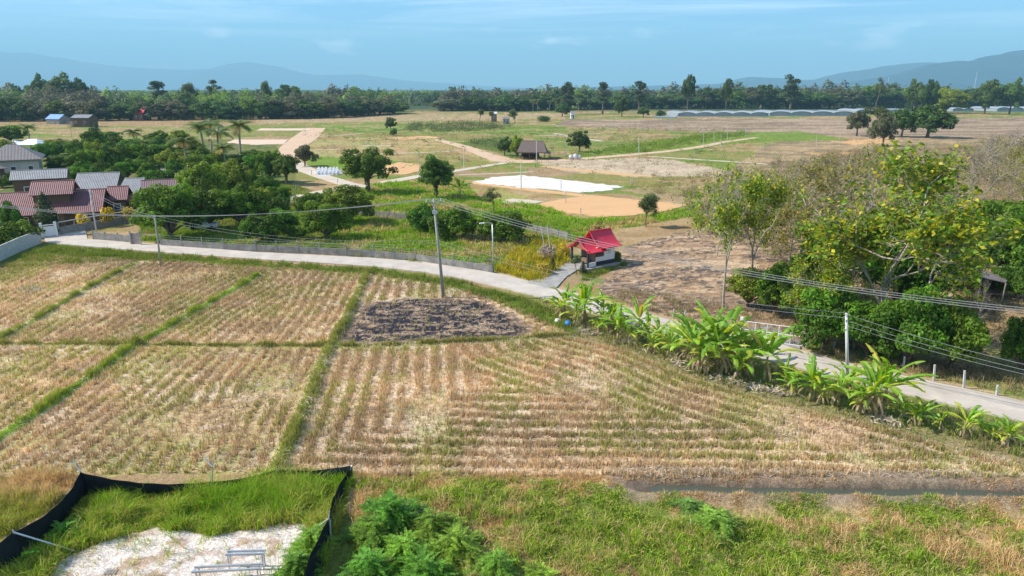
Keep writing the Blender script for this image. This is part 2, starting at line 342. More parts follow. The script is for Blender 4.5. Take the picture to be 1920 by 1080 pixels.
C = np.array
TAN = C((.30, .195, .085)); PTAN = C((.38, .265, .14)); STRAW = C((.60, .48, .33)); BROWN = C((.30, .20, .115)); ORNG = C((.62, .36, .17))
GRN = C((.11, .19, .02)); LGRN = C((.19, .31, .025)); DGRN = C((.045, .08, .016)); OLIV = C((.20, .20, .05)); MUD = C((.27, .20, .145)); WHT = C((.66, .58, .52))
def mixc(a, b, t): return a*(1-t[:, None])+b*t[:, None]
def ground_colour(x, y):
    n = len(x); s = np.maximum(y, 20)
    # coordinates for noise: features grow with distance so that far fields keep broad bands
    nb = fbm(x/22, y/9, 1, 5); ns = fbm(x/3.0, y/3.0, 2, 4); nf = fbm(x*1.6, y*1.6, 3, 4); nx = fbm(x*6, y*6, 4, 2)
    c = mixc(np.tile(TAN, (n, 1)), PTAN, sstep(.35, .65, ns)); c = mixc(c, BROWN, sstep(.5, .72, nb)*.7)
    g = sstep(.46, .58, fbm(x/26+5, y/12, 11, 5)); c = mixc(c, OLIV, g*.85)
    g2 = sstep(.53, .62, fbm(x/20+15, y/9, 12, 5)); c = mixc(c, GRN, g2*.8)
    wx = x+(0.006*s+.25)*2*(fbm(x/ (0.03*60+1.0), y/1.8, 21, 4)-.5); wy = y+(0.010*s+.25)*2*(fbm(x/1.8+7, y/1.8, 22, 4)-.5)
    def zone(poly, ca, cb, t, k=1.0, base=None):
        m = pip(wx, wy, poly)
        if m.any(): c[m] = c[m]*(1-k)+k*mixc(np.tile(ca, (m.sum(), 1)), cb, t[m])
        return m
    # far country, bands seen almost edge on
    far = y > 520
    zone(W([(-300, 236), (300, 236), (560, 229), (740, 224), (740, 216), (-300, 226)]), TAN*.95, BROWN*1.1, sstep(.35, .65, ns), .85)
    zone(W([(1040, 236), (1060, 224), (2200, 220), (2200, 285), (1700, 262), (1440, 252)]), C((.22, .155, .105)), C((.36, .255, .175)), sstep(.42, .60, fbm(x/24, y/6, 77, 5)), .92)
    zone(W([(480, 223), (800, 215), (1060, 213), (1060, 222), (480, 232)]), C((.42, .33, .2)), TAN, ns, .8)
    zone(W([(735, 206), (830, 206), (830, 200), (745, 199)]), STRAW, PTAN, ns, .9)
    zone(W([(590, 232), (760, 232), (800, 240), (1060, 236), (1060, 250), (700, 255), (590, 245)]), OLIV*1.0, GRN, sstep(.45, .6, nb), .9)
    zone(W([(575, 250), (820, 258), (960, 305), (700, 300), (600, 318), (560, 300)]), C((.34, .30, .12)), TAN*1.05, sstep(.42, .58, fbm(x/16, y/7, 88, 4)), .85)
    zone(W([(590, 234), (760, 236), (1010, 240), (1040, 252), (760, 250), (600, 244)]), GRN, C((.28, .25, .09)), sstep(.45, .58, fbm(x/9, y/6, 133, 4)), .9)
    zone(W([(860, 300), (900, 300), (1000, 322), (880, 322)]), LGRN*.8, GRN, ns, .9)
    zone(W([(600, 246), (1010, 256), (960, 262), (620, 258)]), OLIV, TAN, sstep(.45, .6, ns), .7)
    zone(W([(700, 262), (820, 268), (900, 290), (740, 288)]), C((.26, .25, .07)), C((.44, .28, .15)), sstep(.42, .58, fbm(x/10, y/5, 134, 4)), .85)
    zone(W([(580, 292), (720, 300), (720, 308), (640, 318), (575, 310)]), LGRN*.8, GRN, ns, .9)
    zone(W([(1000, 303), (1200, 296), (1260, 300), (1420, 330), (1200, 332), (1060, 322)]), C((.40, .30, .21)), C((.50, .39, .27)), sstep(.4, .6, ns), .9)
    zone(W([(1060, 290), (1180, 272), (1330, 250), (1500, 246), (1600, 262), (1400, 268), (1250, 284), (1100, 296)]), GRN*.9, LGRN*.8, ns, .8)
    zone(W([(860, 268), (970, 296), (1000, 270), (950, 255)]), DGRN, GRN, ns, .8)
    zone(W([(820, 272), (1000, 330), (960, 335), (860, 318), (700, 322), (760, 300)]), OLIV, TAN, sstep(.4, .6, ns), .6)
    zone(W([(560, 395), (640, 362), (900, 345), (1000, 372), (850, 385)]), C((.30, .30, .08)), TAN, sstep(.45, .6, ns), .8)
    zone(W([(1160, 355), (1500, 330), (1600, 345), (1300, 385)]), C((.27, .25, .09)), BROWN*1.2, sstep(.4, .6, ns), .85)
    zone(W([(1450, 265), (2200, 250), (2200, 420), (1480, 400), (1330, 340)]), C((.20, .15, .085)), C((.37, .26, .14)), sstep(.40, .60, fbm(x/9, y/5, 135, 5)), .9)
    zone(W([(1560, 265), (1680, 258), (1690, 266), (1600, 272)]), ORNG, ORNG*.8, ns, .95)
    zone(W([(1505, 286), (1610, 285), (1612, 291), (1545, 294)]), ORNG, ORNG*.8, ns, .9)
    zone(W([(0, 262), (500, 262), (560, 300), (540, 400), (0, 400)]), DGRN*1.3, OLIV*.7, sstep(.45, .6, ns), .85)
    # orchard and the lush strip
    zone(ORCH, GRN*.9, DGRN*1.1, sstep(.42, .58, ns), .95); m = pip(wx, wy, ORCH); tt = sstep(.54, .62, fbm(x/4, y/3, 132, 4))*m; c[:] = mixc(c, C((.28, .21, .12)), tt*.8)
    zone(LUSH, LGRN*.9, GRN*.8, sstep(.4, .6, ns), .9); m = pip(wx, wy, LUSH); tt = sstep(.50, .60, fbm(x/5, y/3, 131, 4)+.06*sstep(125, 150, y))*m; c[:] = mixc(c, C((.40, .33, .14)), tt*.85)
    zone(W([(960, 455), (1050, 455), (1060, 500), (1010, 525), (930, 500)]), C((.36, .32, .07)), GRN, sstep(.4, .6, ns), .9)
    zone(W([(780, 470), (850, 450), (960, 455), (900, 490)]), C((.34, .27, .14)), OLIV, sstep(.4, .55, ns), .8)
    # burnt straw field behind the shrine
    m = zone(BFIELD, C((.36, .235, .135)), C((.54, .385, .25)), sstep(.35, .65, fbm(x*.5, y*.9, 55, 4)), .97)
    bl = sstep(.45, .54, .55*fbm((x+y*.6)*.15+3, (y-x*.25)*.45, 57, 4)+.45*fbm((x+y*.6)*.9, (y-x*.25)*2.6, 58, 4)+.02)*m*sstep(.36, .5, fbm(x*2.2, y*3.0, 63, 3)); c[:] = mixc(c, C((.06, .052, .055)), bl*.85); bl2 = sstep(.55, .62, fbm(x*.45, y*1.2, 59, 4))*m; c[:] = mixc(c, C((.30, .20, .13)), bl2*.7)
    vd = pdist(x, y, RUE)+1.0*(ns-.5); c[:] = mixc(c, C((.45, .33, .19)), sstep(1.3, .6, vd)*.85)
    # stubble fields
    ph = rowphase(x, y); row = .5+.5*np.cos(2*np.pi*ph)
    for F, a, b_ in ((FIELD_L, C((.38, .255, .12)), C((.56, .41, .23))), (FIELD_T, C((.50, .34, .20)), C((.64, .49, .34))), (FIELD_M, C((.46, .32, .165)), C((.61, .47, .31)))):
        m = pip(wx, wy, F)
        if not m.any(): continue
        tone = .78+.5*fbm(x[m]*.09, y[m]*.16, 95, 4)
        t = np.clip(.45+.8*(nf[m]-.5)+.45*(.5-row[m])+1.1*(ns[m]-.5), 0, 1)
        cc = mixc(np.tile(a, (m.sum(), 1)), b_, t)
        rd = sstep(.48, .62, fbm(x[m]*.35+4, y[m]*.35, 91, 4)); cc = mixc(cc, C((.44, .26, .13)), rd*.35); wh = sstep(.56, .66, fbm(x[m]*.5+14, y[m]*.5, 93, 4)); cc = mixc(cc, C((.70, .60, .48)), wh*.35); dkb = sstep(.60, .70, fbm(x[m]*.9, y[m]*.9, 94, 4)); cc = mixc(cc, C((.16, .11, .07)), dkb*.6)
        gr = sstep(.52, .66, fbm(x[m]*.22, y[m]*.22+9, 92, 4)+.17*sstep(8, 24, x[m])*sstep(45, 34, y[m])+.10*sstep(-45, -60, x[m])*sstep(60, 75, y[m]))
        cc = mixc(cc, C((.24, .28, .06)), gr*.55*sstep(.3, .6, nf[m])); c[m] = cc*tone[:, None]
    bx = wx+2.6*(fbm(x*.5, y*.5, 311, 4)-.5)+.9*(nf-.5); by = wy+2.6*(fbm(x*.5+9, y*.5, 312, 4)-.5); m = pip(bx, by, BURN)
    if m.any():
        ed_ = pdist(x[m], y[m], BURN+[BURN[0]]); t = np.clip(sstep(.47, .70, .6*fbm(x[m]*.9, y[m]*2.6, 66, 4)+.4*fbm(x[m]*4.5, y[m]*7, 67, 2))+.5*sstep(1.1, .1, ed_+1.4*(nf[m]-.5)), 0, 1); c[m] = mixc(np.tile(C((.022, .022, .030)), (m.sum(), 1)), C((.42, .29, .19)), t*.85)
    zone(W([(35, 545), (50, 534), (85, 533), (88, 541), (60, 549)]), C((.20, .20, .21)), C((.28, .27, .27)), nf, .95)
    for b, w_, k in ((B1, .36, LGRN*.9), (B2, .30, C((.24, .27, .06))), (B3, .28, C((.24, .24, .07))), (B4, .48, C((.20, .21, .05)))):
        d = pdist(x, y, b)+.5*(nf-.5); c[:] = mixc(c, k*C((1, 1, 1)), sstep(w_+.25, w_-.1, d)*.95)
    vd = np.minimum(pdist(x, y, TOPE), 9); m = sstep(1.3, .5, np.abs(vd)+.8*(nf-.5)); c[:] = mixc(c, GRN*1.0, m*.9)
    vd = pdist(x, y, BAN)+1.0*(ns-.5); c[:] = mixc(c, C((.26, .20, .12)), sstep(1.6, .5, vd)*.7); 
    zone(W([(0, 470), (90, 455), (330, 478), (250, 490), (60, 500), (-60, 560)]), GRN, DGRN, ns, .8)
    # foreground
    m = (y < 32.6) & (x > -9.5) | (y < 32.4) & (x < -24)
    fg = mixc(np.tile(C((.40, .29, .15)), (m.sum(), 1)), C((.14, .17, .035)), sstep(.45, .58, fbm(x[m]*.28, y[m]*.4, 71, 4)+.10*sstep(30, 26, y[m])))
    c[m] = fg
    m = pip(x, y, ENCL); c[m] = mixc(np.tile(C((.10, .15, .03)), (m.sum(), 1)), C((.19, .18, .06)), sstep(.4, .6, ns[m]))
    m = pip(wx, wy, SAND); c[m] = mixc(np.tile(WHT, (m.sum(), 1)), C((.46, .33, .25)), sstep(.46, .66, fbm(x[m]*1.3, y[m]*1.3, 73, 5)))
    dd = pdist(x, y, DITCH)+.4*(nf-.5); c[:] = mixc(c, MUD, sstep(2.1, 1.3, dd)*.9); c[:] = mixc(c, MUD*.6, sstep(.8, .5, dd))
    # far woods and plain
    c[:] = mixc(c, C((.05, .075, .03)), sstep(620, 760, y+x*.05+60*(nb-.5))*(1-.7*sstep(.6, .7, fbm(x/300, y/500, 99, 3))))
    c *= (.74+.52*nx)[:, None]*(.85+.3*nf)[:, None]
    return np.clip(c, 0, 1)

def build_ground():
    pys = np.concatenate([np.arange(1330, 170.0, -1.55)])
    ys = np.array([G(960, p).y for p in pys])
    ys = np.concatenate([[-300, -60, 0, 12], ys, [ys[-1]*f for f in (1.05, 1.15, 1.3, 1.6, 2, 3, 5, 9, 14)]])
    s = np.concatenate([[-9, -4, -2, -1.4, -1.15], np.arange(-.95, .9501, .00155), [1.15, 1.4, 2, 4, 9]])
    Y, S = np.meshgrid(ys, s, indexing='ij'); X = S*np.maximum(Y, 16)
    x = X.ravel(); y = Y.ravel(); z = height(x, y); c = ground_colour(x, y)
    nr, nc = Y.shape; i = np.arange((nr-1)*nc).reshape(nr-1, nc)[:, :-1].ravel()
    F = np.stack([i, i+1, i+nc+1, i+nc], 1)
    m, N, L, b = nodes('ground_soil_and_grass')
    at = N.new('ShaderNodeAttribute'); at.attribute_name = 'col'
    geo = N.new('ShaderNodeNewGeometry')
    n = N.new('ShaderNodeTexNoise'); n.inputs['Scale'].default_value = 4.5; n.inputs['Detail'].default_value = 8; n.inputs['Roughness'].default_value = .75; L.new(geo.outputs['Position'], n.inputs['Vector'])
    r = N.new('ShaderNodeMapRange'); r.inputs[1].default_value = .3; r.inputs[2].default_value = .7; r.inputs[3].default_value = .72; r.inputs[4].default_value = 1.28; L.new(n.outputs[0], r.inputs[0])
    n3 = N.new('ShaderNodeTexNoise'); n3.inputs['Scale'].default_value = 14; n3.inputs['Detail'].default_value = 4; L.new(geo.outputs['Position'], n3.inputs['Vector'])
    r3 = N.new('ShaderNodeMapRange'); r3.inputs[1].default_value = .35; r3.inputs[2].default_value = .65; r3.inputs[3].default_value = .7; r3.inputs[4].default_value = 1.3; L.new(n3.outputs[0], r3.inputs[0])
    mm = N.new('ShaderNodeMath'); mm.operation = 'MULTIPLY'; L.new(r.outputs[0], mm.inputs[0]); L.new(r3.outputs[0], mm.inputs[1])
    mx = N.new('ShaderNodeVectorMath'); mx.operation = 'SCALE'; L.new(at.outputs['Color'], mx.inputs[0]); L.new(mm.outputs[0], mx.inputs['Scale'])
    L.new(mx.outputs[0], b.inputs['Base Color']); b.inputs['Roughness'].default_value = .95; b.inputs['Specular IOR Level'].default_value = .1
    lum = N.new('ShaderNodeRGBToBW'); L.new(at.outputs['Color'], lum.inputs[0]); lm = N.new('ShaderNodeMapRange'); lm.inputs[1].default_value = .06; lm.inputs[2].default_value = .25; lm.inputs[3].default_value = .12; lm.inputs[4].default_value = .7; L.new(lum.outputs[0], lm.inputs[0])
    bp = N.new('ShaderNodeBump'); L.new(lm.outputs[0], bp.inputs['Strength']); bp.inputs['Distance'].default_value = .12; L.new(n.outputs[0], bp.inputs['Height']); L.new(bp.outputs[0], b.inputs['Normal'])
    put('ground', mesh_np('ground', np.stack([x, y, z], 1), F, m, c, True), kind='structure', label='flat farmland of stubble fields, plots and grass')
build_ground()

def sheet(name, poly, mat, z=0.03, t=0.25, jag=0.0, step=None, **kw):
    """flat patch with a slightly ragged outline and real thickness"""
    P = []
    for i in range(len(poly)):
        a = Vector((*poly[i][:2], 0)); b = Vector((*poly[(i+1) % len(poly)][:2], 0)); n = max(1, int((b-a).length/(step or 1.0)))
        for k in range(n):
            q = a.lerp(b, k/n); nn = (b-a).normalized(); off = random.uniform(-jag, jag); P.append(Vector((q.x-nn.y*off, q.y+nn.x*off, z)))
    return MB().slab(P, t).build(name, mat, kind='structure', **kw)
def ribbon(name, left, right, mat, z=0.05, t=0.3, jag=0.0, **kw):
    """road between two edge polylines (same number of points)"""
    def res(l, n):
        d = [0]
        for a, b in zip(l[:-1], l[1:]): d.append(d[-1]+math.hypot(b[0]-a[0], b[1]-a[1]))
        t = np.linspace(0, d[-1], n)
        return np.interp(t, d, [p[0] for p in l]), np.interp(t, d, [p[1] for p in l])
    L_ = sum(math.hypot(b[0]-a[0], b[1]-a[1]) for a, b in zip(left[:-1], left[1:])); n = max(8, int(L_/1.0))
    lx, ly = res(left, n); rx, ry = res(right, n)
    vs = []; 
    for i in range(n):
        j1, j2 = random.uniform(-jag, jag), random.uniform(-jag, jag)
        a = Vector((lx[i], ly[i], z)); b = Vector((rx[i], ry[i], z)); d = (b-a).normalized(); a = a-d*j1; b = b+d*j2
        vs += [a, b, a-Vector((0, 0, t)), b-Vector((0, 0, t))]
    fs = []
    for i in range(n-1):
        k = 4*i; fs += [(k, k+4, k+5, k+1), (k+4, k, k+2, k+6), (k+1, k+5, k+7, k+3)]
    return MB().add(vs, fs).build(name, mat, kind='structure', **kw)
def track(name, pts, wpx, mat, z=0.04, jag=0.15, **kw):
    """dirt track along pixel points; wpx = width in metres for each point"""
    P = Gs(pts); l = []; r = []
    for i, p in enumerate(P):
        a = P[max(0, i-1)]; b = P[min(len(P)-1, i+1)]; d = (b-a); d.z = 0; d.normalize(); n = Vector((-d.y, d.x, 0)); w = wpx[i] if hasattr(wpx, '__len__') else wpx
        l.append(p+n*w/2); r.append(p-n*w/2)
    return ribbon(name, l, r, mat, z, .3, jag, **kw)
M['road'] = plain('concrete_road', (0.56, 0.49, 0.42), .85, c2=(0.40, 0.35, 0.295), scale=.5, bump=.25, bscale=8)
M['dirt'] = plain('orange_dirt', (0.60, 0.42, 0.28), .95, c2=(0.50, 0.34, 0.22), scale=.25, bump=.3, bscale=2)
M['dirtp'] = plain('pale_dirt', (0.58, 0.50, 0.40), .95, c2=(0.46, 0.38, 0.29), scale=.25, bump=.3, bscale=2)
M['sandw'] = plain('white_gravel', (0.76, 0.73, 0.69), .95, c2=(0.50, 0.45, 0.38), scale=.25, bump=.4, bscale=3)
M['sando'] = plain('orange_earth_pad', (0.62, 0.36, 0.17), .95, c2=(0.52, 0.32, 0.15), scale=.18, bump=.4, bscale=2)
M['pink'] = plain('pale_pink_earth', (0.66, 0.50, 0.38), .95, c2=(0.56, 0.41, 0.30), scale=.1)
RU = W([(85, 444), (130, 447), (200, 452), (300, 460), (480, 474), (600, 480), (700, 485), (800, 493), (860, 501), (950, 518), (1010, 533), (1100, 558), (1185, 582), (1260, 603), (1440, 641), (1590, 684), (1700, 708), (1800, 729), (1920, 756), (2200, 822)])
RL = W([(85, 456), (130, 460), (200, 466), (300, 474), (480, 487), (600, 494), (700, 501), (800, 512), (860, 523), (950, 543), (1010, 558), (1100, 585), (1185, 611), (1260, 634), (1440, 677), (1590, 716), (1700, 742), (1800, 765), (1920, 793), (2200, 862)])
ribbon('road', RU, RL, M['road'], .12, .3, .04, label='pale concrete lane curving past the fields')
sheet('forecourt', W([(85, 456), (82, 440), (112, 436), (160, 432), (165, 452), (130, 459)]), M['road'], .115, label='concrete forecourt in front of the white gate')
sheet('path', W([(988, 532), (1040, 545), (1062, 520), (1092, 502), (1078, 490), (1056, 488), (1030, 507)]), M['conc'], .124, label='grey concrete path from the lane to the red roofed shrine')
sheet('driveway', W([(1385, 636), (1395, 618), (1440, 612), (1500, 640), (1500, 655)]), M['conc'], .116, label='short concrete driveway at the white steel gate')
track('dirt_track', [(820, 262), (870, 275), (905, 288), (945, 301), (985, 303), (1040, 301), (1090, 298), (1160, 292), (1250, 284), (1310, 276), (1360, 266), (1418, 258)], [4, 5, 5.5, 8, 9, 6, 5, 4.5, 4, 4, 3.5, 3], M['dirt'], label='pale orange dirt track winding past the thatched hut')
track('dirt_track', [(593, 240), (572, 258), (550, 275), (538, 290), (545, 305)], [10, 11, 9, 7, 6], M['dirt'], .05, label='broad sandy track running away beside the pale earth plots')
track('dirt_track', [(545, 303), (570, 317), (605, 331), (650, 345), (690, 350), (730, 341), (790, 330), (870, 318), (950, 305)], [5, 5, 4, 4, 5, 4, 3.5, 3, 2.5], M['dirtp'], .06, label='grey dirt track crossing between the two lone trees')
track('dirt_track', [(505, 384), (560, 368), (610, 358), (668, 349)], [3, 3.2, 3, 3], M['dirtp'], .045, label='short pale track behind the orchard trees')
track('dirt_track', [(885, 343), (960, 352), (1040, 361), (1120, 370), (1200, 378), (1290, 386)], [2, 2.6, 3, 3, 3, 2.4], M['sando'], .05, label='orange track along the near side of the white gravel plot')
track('dirt_track', [(1015, 312), (1070, 318), (1140, 324), (1190, 329), (1230, 331)], [1.5, 3, 4, 3, 1], M['sando'], .05, label='thin orange track beyond the white gravel plot')
track('dirt_track', [(1215, 293), (1300, 299), (1400, 305), (1440, 308)], [1.2, 2, 1.5, 1], M['dirtp'], .05, label='thin pale track through the dry plots right of the main track')
sheet('gravel_plot', W([(888, 342), (925, 333), (975, 329), (1080, 340), (1172, 351), (1130, 359), (1090, 361), (985, 353)]), M['sandw'], .10, jag=.7, label='bright white gravel building plot')
sheet('earth_plot', W([(1005, 384), (1045, 375), (1095, 369), (1200, 381), (1285, 386), (1260, 394), (1190, 404), (1130, 408), (1050, 398)]), M['sando'], .09, jag=.3, label='orange earth building plot')
sheet('earth_plot', W([(712, 316), (745, 305), (785, 308), (802, 318), (760, 328), (725, 326)]), M['sando'], .09, jag=.4, label='small orange earth plot behind the two lone trees')
sheet('earth_plot', W([(480, 245), (490, 241), (585, 241), (578, 245)]), M['pink'], .09, jag=.4, label='narrow pale pink earth plot nearest the far fields')
sheet('earth_plot', W([(425, 268), (440, 262), (540, 262), (533, 270), (480, 272)]), M['pink'], .09, jag=.4, label='pale pink earth plot beside the broad sandy track')
sheet('gravel_plot', W([(925, 378), (960, 373), (1020, 378), (1000, 383), (950, 384)]), M['dirtp'], .09, jag=.3, label='small grey gravel plot left of the orange earth plot')
sheet('gravel_plot', W([(588, 322), (632, 316), (645, 326), (600, 331)]), M['concw'], .08, jag=.3, label='pale plot holding rows of concrete blocks')
sheet('earth_plot', W([(720, 259), (800, 255), (830, 259), (760, 262)]), M['sando'], .09, jag=.4, label='thin orange earth plot at the start of the hut track')
for k, (a, b, w) in enumerate([((670, 290), (860, 283), 1.6), ((600, 256), (680, 250), 1.5), ((590, 281), (640, 279), 1.5), ((680, 273), (735, 273), 2.0), ((1000, 255), (1125, 250), 2), ((1040, 250), (1130, 265), 2.5), ((860, 328), (1000, 322), 1.2)]):
    track('path', [a, ((a[0]+b[0])/2, (a[1]+b[1])/2+1), b], w, M['dirtp'], .05, .2, label='thin pale footpath or kerb line between plots')
mw, N, L, b = nodes('ditch_water')
b.inputs['Base Color'].default_value = (.07, .08, .06, 1); b.inputs['Roughness'].default_value = .3; b.inputs['Specular IOR Level'].default_value = .5
dl = Gs([(1195, 905), (1300, 910), (1500, 916), (1800, 918), (2000, 927), (2300, 942)])
ribbon('water', [(p.x, p.y+.75) for p in dl], [(p.x, p.y-.75) for p in dl], mw, -.30, .1, label='narrow strip of murky ditch water')

# ------------------------------------------------------------------ mountains, built at their distance with depth
def hills(name, prof, D, depth, seed, mat, label):
    """ridge whose crest follows prof (photo columns and rows) at distance D, falling away both sides"""
    xs = np.linspace(prof[0][0], prof[-1][0], 260); pr = np.interp(xs, [p[0] for p in prof], [p[1] for p in prof])
    V = []; nr = 26
    for j in range(nr):
        t = j/(nr-1)*2-1
        for i, px in enumerate(xs):
            q = R(px, pr[i], D); H = max(q.z-0, 5)
            y = D+t*depth; prof_ = (1-abs(t))**.8
            nn = float(RN[seed][(i*3) % 512, (j*9) % 512])
            k = prof_*(1+(.55*(nn-.5) if abs(t) > .02 else (nn-.5)*.04)*(abs(t)**.5)*1.2)
            V.append((q.x, y, H*k-8))
    nc = len(xs); F = np.array([(j*nc+i, j*nc+i+1, (j+1)*nc+i+1, (j+1)*nc+i) for j in range(nr-1) for i in range(nc-1)])
    return put(name, mesh_np(name, V, F, mat, None, True), kind='structure', label=label)
RN = {}
gx, gy = np.meshgrid(np.arange(512)/26.0, np.arange(512)/26.0)
for s_ in range(5): RN[s_] = fbm(gx, gy, 300+s_*7, 5)
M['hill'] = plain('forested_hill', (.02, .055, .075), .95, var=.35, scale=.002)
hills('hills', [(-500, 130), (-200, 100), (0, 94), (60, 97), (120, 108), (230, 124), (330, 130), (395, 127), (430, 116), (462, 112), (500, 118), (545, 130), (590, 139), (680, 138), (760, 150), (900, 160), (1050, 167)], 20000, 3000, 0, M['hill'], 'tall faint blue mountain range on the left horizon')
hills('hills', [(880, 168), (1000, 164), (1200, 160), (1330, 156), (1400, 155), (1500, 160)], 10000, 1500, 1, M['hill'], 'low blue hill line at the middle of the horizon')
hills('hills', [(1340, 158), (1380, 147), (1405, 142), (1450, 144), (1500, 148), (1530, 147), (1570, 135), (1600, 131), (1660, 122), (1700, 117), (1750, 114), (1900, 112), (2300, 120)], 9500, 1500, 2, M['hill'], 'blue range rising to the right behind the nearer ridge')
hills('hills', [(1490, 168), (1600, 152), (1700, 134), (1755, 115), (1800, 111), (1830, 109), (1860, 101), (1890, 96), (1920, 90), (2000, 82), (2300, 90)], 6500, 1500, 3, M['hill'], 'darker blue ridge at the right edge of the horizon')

# ------------------------------------------------------------------ foliage builders
def cards(rng, cen, nrm, length, width, col, up_tangent=0.0):
    """rhombic leaves: cen (n,3), nrm (n,3)"""
    n = len(cen); t = rng.normal(size=(n, 3)); t[:, 2] += up_tangent
    nrm = nrm/np.maximum(np.linalg.norm(nrm, axis=1, keepdims=True), 1e-6)
    t -= (t*nrm).sum(1, keepdims=True)*nrm; t /= np.maximum(np.linalg.norm(t, axis=1, keepdims=True), 1e-6)
    b = np.cross(nrm, t); l = np.broadcast_to(length, n)[:, None]*.5; w = np.broadcast_to(width, n)[:, None]*.5
    V = np.stack([cen-t*l, cen+b*w-t*l*.1+nrm*w*.25, cen+t*l, cen-b*w-t*l*.1+nrm*w*.25], 1).reshape(-1, 3)
    F = np.arange(4*n).reshape(n, 4); return V, F, np.repeat(col, 4, 0)
def leafcol(rng, n, base, var=.25, yellow=0.0, alt=None):
    base = np.array(base); c = base*(1+var*rng.uniform(-1, 1, (n, 1)))*(1+.10*rng.uniform(-1, 1, (n, 3)))
    if yellow:
        m = rng.random(n) < yellow; c[m] = np.array(alt if alt else (.34, .30, .03))*(1+.3*rng.uniform(-1, 1, (m.sum(), 1)))
    return np.clip(c, .004, 1)
def clump_leaves(rng, clumps, per, lsize, base, var=.25, yellow=0.0, alt=None, droop=.2, shell=.62, clumpvar=.38, asp=.5):
    Vs = []; Ns = []; Cs = []
    for (c, r) in clumps:
        r = np.array(r); n = int(per*(r.mean()**2))+4
        d = rng.normal(size=(n, 3)); d /= np.linalg.norm(d, axis=1, keepdims=True)
        keep = d[:, 2] > -.65; d = d[keep]; n = len(d)
        rr = shell+(1.08-shell)*rng.random((n, 1))**.6
        Vs.append(np.array(c)+d*rr*r); Ns.append(d+rng.normal(size=(n, 3))*.55+np.array((0, 0, .35)))
        Cs.append(leafcol(rng, n, np.array(base)*(1+clumpvar*rng.uniform(-1, 1)), var, yellow, alt))
    V = np.concatenate(Vs); Nn = np.concatenate(Ns); Cc = np.concatenate(Cs)
    ls = lsize*(.6+.8*rng.random(len(V)))
    return cards(rng, V, Nn, ls, ls*asp, Cc, -droop)
def grow(rng, p, d, ln, r, depth, out, tips, kids_=(2, 4), spread=.7, up=.25, shrink=.72):
    nseg = 3; q = np.array(p, float); dd = np.array(d, float)
    for k in range(nseg):
        dd = dd+rng.normal(size=3)*.13; dd[2] += up*.12; dd /= np.linalg.norm(dd)
        q2 = q+dd*ln/nseg; out.append((q.copy(), q2.copy(), r*(1-k*.13), r*(1-(k+1)*.13), depth)); q = q2
        if depth > 0 and k >= 1 and rng.random() < .65:
            nd = dd+rng.normal(size=3)*spread; nd[2] += up; nd /= np.linalg.norm(nd)
            grow(rng, q, nd, ln*shrink*.8, r*.5, depth-1, out, tips, kids_, spread, up, shrink)
    if depth == 0: tips.append(q); return
    for k in range(rng.integers(*kids_)):
        nd = dd+rng.normal(size=3)*spread; nd[2] += up; nd /= np.linalg.norm(nd)
        grow(rng, q, nd, ln*shrink*rng.uniform(.8, 1.15), r*.62, depth-1, out, tips, kids_, spread, up, shrink)
def tubes(segs, mind=-1, rmin=.0, sides=5):
    m = MB()
    for p0, p1, r0, r1, dp in segs:
        m.tube(p0, p1, max(r0, rmin), max(r1, rmin), sides if dp > 0 else 3, cap=False)
    return m
PROTO = {}
